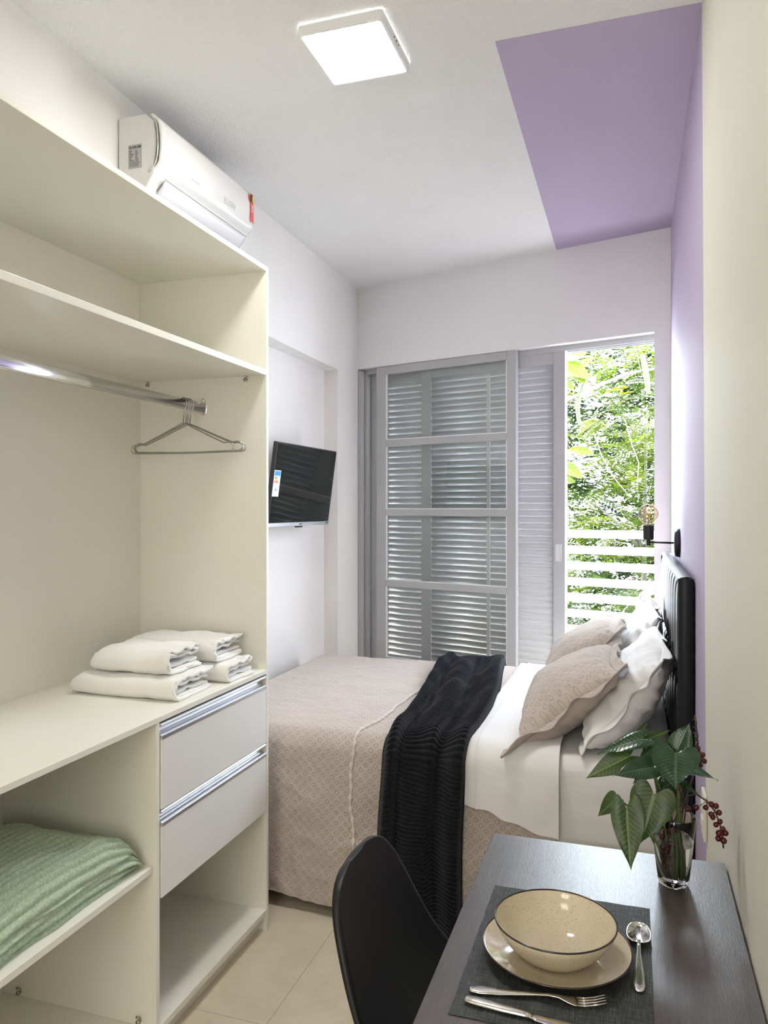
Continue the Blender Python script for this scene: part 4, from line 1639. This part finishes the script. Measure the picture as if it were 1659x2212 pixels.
# ------------------------------------------------------------------ leafy cuttings and berry sprigs
cut = thing('arrowhead_leaf_bouquet', 'bunch of glossy green arrowhead leaves standing in the glass vase', 'foliage', (VX, VY, TZ + .02))
def bez(p0, p1, p2, n=10):
    p0, p1, p2 = Vector(p0), Vector(p1), Vector(p2)
    return [(1 - t) ** 2 * p0 + 2 * t * (1 - t) * p1 + t * t * p2 for t in [k / n for k in range(n + 1)]]
def leaf(base, tip, nrm, W, lobe=.30, fold=.25, droop=.08, mat='leaf_dark', twist=0.0, curl=0.0, stem_from=None, lob_up=0.0):
    base, tip = Vector(base), Vector(tip)
    d = tip - base
    L = d.length
    d.normalize()
    n = Vector(nrm)
    n = (n - d * n.dot(d)).normalized()
    sd = d.cross(n).normalized()
    rr = random.Random(int(L * 1e6))
    ph = rr.random() * 6
    k_ = lobe / .30
    outline = [(0, .0), (-.10 * k_, .09), (-.20 * k_, .24), (-.16 * k_, .40), (.0, .495), (.18, .50), (.38, .43), (.58, .31), (.76, .17), (.90, .055), (1.0, .0)]
    def out(u):
        q = u * (len(outline) - 1)
        i = min(int(q), len(outline) - 2); f = q - i
        g = [outline[max(0, i - 1)], outline[i], outline[i + 1], outline[min(len(outline) - 1, i + 2)]]
        return [.5 * (2 * g[1][m] + (g[2][m] - g[0][m]) * f + (2 * g[0][m] - 5 * g[1][m] + 4 * g[2][m] - g[3][m]) * f * f + (3 * g[1][m] - g[0][m] - 3 * g[2][m] + g[3][m]) * f ** 3) for m in (0, 1)]
    def fn(u, v):
        cc = 2 * v - 1
        oa, ow = out(u)
        ma = max(0, oa) if u > .36 else max(0, (u - .05) * .35)
        ma = u ** 1.5
        t = ma + (oa - ma) * abs(cc)
        w = ow * abs(cc) * W * (1 if cc > 0 else -1)
        a = twist * u
        s2 = sd * cos(a) + n * sin(a); n2 = n * cos(a) - sd * sin(a)
        wave = .055 * W * sin(5.5 * u + ph + 2 * cc) * abs(cc) ** 2
        h = fold * abs(w) * (1.5 - abs(cc)) - droop * L * (max(0, t) ** 2) * 2 + wave + curl * w * cc
        if lob_up: h += lob_up * W * max(0, -cc) ** 2 * (1 - u) ** 2
        return base + d * (L * t) + s2 * w + n2 * h, (t, .5 + .5 * cc * (ow * 2))
    c = MB(); c.grid(fn, 26, 14)
    lf = c.build('leaf', M[mat], cut, smooth=True)
    if stem_from is not None:
        st = Vector(stem_from)
        mid = (st + base) / 2 + Vector((0, 0, .25 * (st - base).length))
        mid.x = st.x * .6 + base.x * .4; mid.y = st.y * .6 + base.y * .4
        b = MB(); b.tube(bez(st, mid, base, 10), [.0026 - .0010 * k / 10 for k in range(11)], 8)
        b.build('stem', M['stem_green'], lf, smooth=True)
    return lf
VB = Vector((VX, VY, TZ + .016))
def vb(dx, dy): return VB + Vector((dx, dy, 0))
TOC = Vector((-.05, -1.0, .35))
leaf((.080, 1.570, 1.028), (.076, 1.515, .980), (-.15, -.75, .70), .088, .42, .12, .05, 'leaf_dark', stem_from=vb(.010, .006))
leaf((.083, 1.585, 1.030), (.108, 1.600, 1.080), (-.35, -.9, .25), .050, .22, .2, -.05, 'leaf_dark', stem_from=vb(.012, .0))
leaf((-.006, 1.615, 1.000), (-.090, 1.597, .954), (-.05, -.75, .62), .052, .28, .18, .02, 'leaf_pale', stem_from=vb(-.006, .004))
leaf((.036, 1.570, .996), (-.034, 1.530, .990), (.05, -.55, .80), .050, .30, .25, .04, 'leaf_dark', stem_from=vb(.0, .008))
leaf((.020, 1.620, 1.036), (-.068, 1.600, 1.008), (-.05, -.6, .75), .044, .30, .3, .06, 'leaf_dark', stem_from=vb(-.008, -.004))
leaf((.006, 1.660, 1.022), (.032, 1.700, 1.050), (.6, -.75, .2), .020, .15, .2, .0, 'leaf_pale')
leaf((.014, 1.642, 1.022), (.075, 1.662, 1.047), (.25, -.8, .5), .026, .2, .35, .0, 'leaf_pale', stem_from=vb(.004, .012))
leaf((.054, 1.630, 1.022), (.012, 1.602, 1.004), (.1, -.6, .8), .040, .3, .25, .05, 'leaf_dark', stem_from=vb(.006, .010))
leaf((.050, 1.600, 1.000), (.000, 1.560, .968), (.1, -.45, .85), .046, .3, .25, .05, 'leaf_dark', stem_from=vb(.002, -.006))
leaf((.092, 1.622, .986), (.155, 1.582, .984), (.0, -.45, .9), .036, .2, .25, .03, 'leaf_dark', stem_from=vb(.014, .004))
leaf((.040, 1.552, .950), (.013, 1.530, .860), (-.15, -.95, .12), .082, .32, .12, -.02, 'leaf_pale', stem_from=vb(-.004, -.008))
leaf((-.010, 1.532, .925), (-.002, 1.502, .822), (.05, -.97, .05), .060, .36, .20, -.03, 'leaf_pale', stem_from=vb(-.010, -.004))
leaf((-.030, 1.600, .918), (-.067, 1.600, .876), (.0, -.9, .35), .036, .2, .2, .02, 'leaf_pale', stem_from=vb(-.012, .002))
leaf((.084, 1.622, .958), (.128, 1.602, .940), (.0, -.6, .75), .016, .1, .3, .02, 'leaf_dark', stem_from=vb(.012, -.008))
leaf((.088, 1.622, .962), (.042, 1.582, .946), (.0, -.6, .75), .040, .25, .25, .05, 'leaf_dark', stem_from=vb(.004, -.012))
leaf((.066, 1.615, .955), (.052, 1.575, .918), (.2, -.9, .3), .034, .25, .25, .03, 'leaf_dark')

def sprig(label, stem, berries, origin, r=.0058, buds=None):
    o = thing('berry_sprig', label, 'berry sprig', origin, 'red berry sprigs in the vase')
    c = MB(); c.tube([Vector(p) for p in stem], [.0016] * len(stem), 8)
    st = c.build('stalk', M['stem_dark'], o, smooth=True)
    rr = random.Random(len(berries))
    for p in berries:
        p = Vector(p) + Vector((0, rr.uniform(-.005, .005), 0))
        c = MB(); c.sphere(p, r * rr.uniform(.88, 1.10), 14, 10, (1, 1, rr.uniform(.95, 1.08)))
        # little stalk towards the nearest point of the main stalk
        best = min(stem, key=lambda q: (Vector(q) - p).length)
        c.build('berry', M['berry'], o, smooth=True)
        b = MB(); b.tube([p, Vector(best)], .0007, 5)
        b.build('berry_stalk', M['stem_dark'], st)
    if buds:
        b = MB()
        for (x, y, z, k) in buds: b.sphere((x, y, z), k, 6, 5)
        b.build('bud_spike', M['stem_dark'], o, smooth=True)
    return o
Bb = [(.118, 1.6, .919), (.136, 1.6, .918), (.146, 1.6, .926), (.154, 1.6, .924), (.159, 1.6, .914), (.148, 1.6, .903), (.154, 1.6, .888), (.161, 1.6, .895), (.145, 1.6, .909), (.159, 1.6, .874), (.166, 1.6, .880), (.171, 1.6, .873), (.158, 1.6, .862), (.167, 1.6, .861)]
sprig('drooping dark red berry sprig hanging out over the right of the vase', [(.088, 1.624, TZ + .02), (.096, 1.618, .87), (.104, 1.61, .935), (.118, 1.60, .943), (.138, 1.60, .932), (.152, 1.60, .914), (.161, 1.60, .890), (.1655, 1.60, .866), (.167, 1.60, .845)], Bb, (VX, VY, TZ + .02))
rr = random.Random(5)
buds = [(.120 + .004 * k / 22 + rr.uniform(-.003, .003), 1.66 + rr.uniform(-.003, .003), 1.079 - .058 * k / 22, .0012 + .0012 * k / 22) for k in range(23)]
sprig('upright berry sprig with a bare bud tip at the back right of the vase', [(.084, 1.634, TZ + .02), (.098, 1.65, .90), (.122, 1.66, .975), (.127, 1.66, 1.005), (.125, 1.66, 1.04), (.120, 1.66, 1.081)],
      [(.126, 1.66, 1.015), (.129, 1.66, 1.005), (.125, 1.66, .999), (.133, 1.66, .994), (.136, 1.66, 1.002), (.128, 1.66, .988), (.138, 1.66, .990), (.119, 1.66, .988), (.113, 1.66, .987), (.131, 1.66, .983)], (VX, VY, TZ + .02), .0055, buds)
Ab = [(.077, 1.615, .916), (.071, 1.612, .920), (.087, 1.615, .913), (.104, 1.622, .906), (.086, 1.605, .950), (.078, 1.605, .941), (.066, 1.605, .876), (.081, 1.603, .866), (.068, 1.600, .861), (.057, 1.606, .850), (.071, 1.600, .843), (.060, 1.606, .829), (.066, 1.602, .831), (.061, 1.606, .818), (.072, 1.604, .820), (.062, 1.608, .808), (.068, 1.606, .811), (.070, 1.608, .799), (.063, 1.611, .793), (.067, 1.609, .786), (.064, 1.614, .781), (.070, 1.612, .776)]
sprig('dark red berry sprig hanging down inside the glass vase', [(.095, 1.62, .935), (.085, 1.612, .895), (.072, 1.606, .868), (.066, 1.604, .835), (.067, 1.606, .800), (.069, 1.610, .772)], Ab, (VX, VY, TZ + .02))

# ------------------------------------------------------------------ chair
def chair():
    o = thing('dining_chair', 'black moulded shell chair pushed up to the dark table', 'chair', (-.26, 1.42, 0))
    yc = 1.415
    # profile of the shell along the middle: from the top of the back to the front of the seat (x, z, half width, rim lift)
    prof = [(-.520, .822, .045, .000), (-.519, .815, .095, .004), (-.516, .797, .132, .008), (-.510, .765, .160, .014), (-.498, .72, .180, .020), (-.480, .66, .198, .026),
            (-.458, .60, .212, .032), (-.432, .545, .224, .040), (-.402, .495, .232, .052), (-.362, .460, .232, .058), (-.310, .442, .230, .050), (-.240, .436, .228, .038),
            (-.160, .440, .226, .028), (-.090, .446, .220, .016), (-.050, .444, .205, .004), (-.030, .432, .185, -.006)]
    m = len(prof)
    def cat(p, t):
        q = t * (m - 1); i = min(int(q), m - 2); f = q - i
        g = [prof[max(0, i - 1)], prof[i], prof[i + 1], prof[min(m - 1, i + 2)]]
        out = []
        for k in range(4):
            a, b, c_, d = g[0][k], g[1][k], g[2][k], g[3][k]
            out.append(.5 * (2 * b + (c_ - a) * f + (2 * a - 5 * b + 4 * c_ - d) * f * f + (3 * b - a - 3 * c_ + d) * f ** 3))
        return out
    def fn(u, v):
        x, z, w, lift = cat(prof, v)
        x2, z2, _, _ = cat(prof, min(1, v + .01))
        x1, z1, _, _ = cat(prof, max(0, v - .01))
        t = Vector((x2 - x1, 0, z2 - z1)).normalized()
        n = Vector((-t.z, 0, t.x))          # inner side
        if n.x < 0 and n.z < 0: n = -n
        s = 2 * u - 1
        return Vector((x, yc + w * s, z)) + n * (lift * abs(s) ** 2.2)
    c = MB(); c.grid(fn, 32, 64)
    c.build('shell', M['chair_black'], o, smooth=True, solid=.016, soff=0, sub=1)
    for sx, sy in ((-1, -1), (-1, 1), (1, -1), (1, 1)):
        c = MB(); c.tube([(-.245 + sx * .09, yc + sy * .10, .420), (-.245 + sx * .19, yc + sy * .20, 0)], [.016, .010], 12)
        c.build('leg', M['wood_leg'], o, smooth=True)
    c = MB()
    for sx in (-1, 1): c.tube([(-.245 + sx * .10, yc - .11, .38), (-.245 + sx * .10, yc + .11, .38)], .006, 8)
    c.tube([(-.335, yc - .10, .385), (-.155, yc + .10, .385)], .005, 8)
    c.tube([(-.335, yc + .10, .385), (-.155, yc - .10, .385)], .005, 8)
    c.box(-.33, -.16, yc - .08, yc + .08, .408, .424)
    c.build('seat_frame', M['black_metal'], o)
chair()

# ------------------------------------------------------------------ garden beyond the balcony
struct('ground_garden', MB().box(-9, 9, 5.6, 16, -3.1, -3.0), M['earth'], 'shaded garden ground below the balcony', 'ground', origin=(0, 8, -3))

def frond(mb, rr, p, d, up, L, pairs, lw):
    """pinnate leaf: mid rib with narrow paired leaflets"""
    sd = d.cross(up).normalized()
    for k in range(pairs):
        t = (k + .8) / pairs
        c = p + d * (L * t) - up * (L * .35 * t * t)
        ll = L * .30 * sin(pi * min(.95, .18 + .8 * t)) + .01
        for sg in (-1, 1):
            e = (sd * sg + d * .45 - up * .12 * rr.random()).normalized()
            w = d * lw
            a = c; b = c + e * ll * .55 + w * .5; c2 = c + e * ll; dd = c + e * ll * .5 - w * .5
            mb.add([a, dd, c2, b], [(0, 1, 2, 3)])

def tree(name, label, base, crown, n_fr, L, seed, mat, pairs=11, lw=.016, branches=5, rtr=.05, pods=0):
    rr = random.Random(seed)
    o = thing(name, label, 'tree', base, 'trees beyond the balcony')
    (cx, cy, cz), (rx, ry, rz_) = crown
    base = Vector(base)
    top = Vector((cx, cy, cz + rz_ * .5))
    mid = base.lerp(top, .55) + Vector((rr.uniform(-.2, .2), rr.uniform(-.2, .2), 0))
    c = MB(); c.tube(bez(base, mid, top, 12), [rtr * (1 - .07 * k) for k in range(13)], 10)
    tk = c.build('trunk', M['bark'], o, smooth=True)
    for k in range(branches):
        z = cz + rz_ * rr.uniform(-.9, .7)
        st = bez(base, mid, top, 12)
        q = min(st, key=lambda p: abs(p.z - z))
        a = rr.uniform(0, 2 * pi)
        e = Vector((cx + rx * .9 * cos(a), cy + ry * .9 * sin(a), z + rr.uniform(.1, .5) * rz_ * .5))
        m_ = q.lerp(e, .5) + Vector((0, 0, .12))
        c = MB(); c.tube(bez(q, m_, e, 10), [.016 * (1 - .08 * i) for i in range(11)], 6)
        c.build('branch', M['bark'], tk, smooth=True)
    c = MB()
    for k in range(n_fr):
        while True:
            x, y, z = rr.uniform(-1, 1), rr.uniform(-1, 1), rr.uniform(-1, 1)
            if x * x + y * y + z * z < 1: break
        p = Vector((cx + rx * x, cy + ry * y, cz + rz_ * z))
        a = rr.uniform(0, 2 * pi)
        d = Vector((cos(a), sin(a), rr.uniform(-.6, .35))).normalized()
        u_ = Vector((rr.uniform(-.4, .4), rr.uniform(-.6, .2), 1)).normalized()
        u_ = (u_ - d * u_.dot(d)).normalized()
        frond(c, rr, p, d, u_, L * rr.uniform(.7, 1.25), pairs, lw)
    c.build('foliage', M[mat], o)
    return o
tree('feathery_tree', 'darker feathery shrub seen low between the railing slats', (-.15, 5.65, -3), ((.05, 5.65, .10), (1.0, .38, .95)), 650, .24, 2, 'frond_deep', 11, .020)
tree('feathery_tree', 'feathery light green tree filling the open doorway', (.25, 6.65, -3), ((.12, 6.65, 1.55), (1.0, .45, 1.60)), 800, .27, 1, 'frond', 12, .019)
tree('feathery_tree', 'taller feathery tree in the upper right of the doorway', (1.2, 7.75, -3), ((.60, 7.75, 2.35), (1.2, .50, 1.2)), 420, .28, 3, 'frond', 12, .018)
tree('feathery_tree', 'deep green tree standing furthest back outside', (-.2, 9.0, -3), ((.2, 9.0, 1.4), (1.7, .60, 2.5)), 2200, .42, 4, 'frond_deep', 9, .050)

def ray_pt(u, v, y):
    """point of the garden at depth y seen along a measured direction"""
    k = (u - 829.5) / 1650
    dx, dy, dz = -.3092 + k * .9510, .9510 + k * .3092, (1097 - v) / 1650
    return Vector((dx / dy * y, y, 1.5 + dz / dy * y))

def broadleaf():
    o = thing('broadleaf_tree', 'broad leaved tree with long green seed pods beside the shutter', 'tree', (-.75, 5.95, -3), None)
    Y = 5.95
    c = MB(); c.tube(bez((-.75, Y, -3), (-.85, Y, 0), ray_pt(1180, 700, Y), 14), [.05 - .002 * k for k in range(15)], 10)
    tk = c.build('trunk', M['bark'], o, smooth=True)
    c = MB(); c.tube([ray_pt(u, v, Y + d) for u, v, d in ((1150, 905, 0), (1224, 866, .0), (1262, 848, -.03), (1310, 826, .02), (1360, 806, .0), (1413, 797, .0), (1480, 770, .1))], [.016, .014, .013, .012, .011, .010, .008], 8)
    c.build('branch', M['bark'], tk, smooth=True)
    c = MB(); c.tube([ray_pt(u, v, Y) for u, v in ((1275, 842), (1279, 800), (1277, 760), (1276, 690))], .004, 6)
    c.build('branch', M['bark'], tk, smooth=True)
    c = MB(); c.tube([ray_pt(u, v, Y + .1) for u, v in ((1385, 806), (1378, 770), (1366, 730), (1360, 680))], .004, 6)
    c.build('branch', M['bark'], tk, smooth=True)
    c = MB(); c.tube([ray_pt(u, v, Y + .1) for u, v in ((1283, 935), (1300, 985), (1325, 1030), (1362, 1075))], .005, 6)
    c.build('branch', M['bark'], tk, smooth=True)
    c = MB(); c.tube([ray_pt(u, v, Y + .1) for u, v in ((1350, 905), (1365, 960), (1380, 1000), (1376, 1060))], .005, 6)
    c.build('branch', M['bark'], tk, smooth=True)
    rr = random.Random(3)
    for (ub, vb_, ut, vt, W, nx_, nz_) in ((1212, 758, 1266, 762, .12, -.2, .5), (1205, 790, 1274, 812, .15, .1, .6), (1225, 806, 1268, 826, .07, -.1, .8),
                                    (1206, 830, 1240, 838, .09, .2, .5), (1228, 972, 1282, 978, .08, .0, .4), (1204, 1000, 1258, 1030, .11, .3, .4), (1208, 1036, 1242, 1040, .07, -.2, .5)):
        b = ray_pt(ub, vb_, Y - .05); t = ray_pt(ut, vt, Y - .12)
        d = t - b; L = d.length; d.normalize()
        n = Vector((nx_, -.8, nz_)); n = (n - d * n.dot(d)).normalized(); sd = d.cross(n)
        def fn(u, v, b=b, d=d, n=n, sd=sd, L=L, W=W):
            cc = 2 * v - 1
            w = W * sin(pi * min(1, .04 + u * .96)) ** .75
            return b + d * L * u + sd * (cc * w * .5) + n * (.18 * w * abs(cc) - .10 * L * u * u + .004 * sin(u * 40) * abs(cc)), (u, v)
        c = MB(); c.grid(fn, 16, 8)
        c.build('leaf', M['leaf_big'], o, smooth=True)
    for pts, r in (([(1263, 822), (1254, 850), (1248, 880), (1250, 905), (1256, 920)], .017), ([(1387, 766), (1393, 790), (1398, 820), (1401, 852)], .022)):
        P_ = [ray_pt(u, v, Y - .02) for u, v in pts]
        cu = []
        for k in range(len(P_) - 1):
            for j in range(4): cu.append(P_[k].lerp(P_[k + 1], j / 4))
        cu.append(P_[-1])
        m_ = len(cu)
        c = MB(); c.tube(cu, [r * (.25 + .75 * sin(pi * min(1, max(0, .06 + .88 * k / (m_ - 1)))) ** .4) for k in range(m_)], 10)
        c.build('seed_pod', M['pod'], o, smooth=True)
broadleaf()
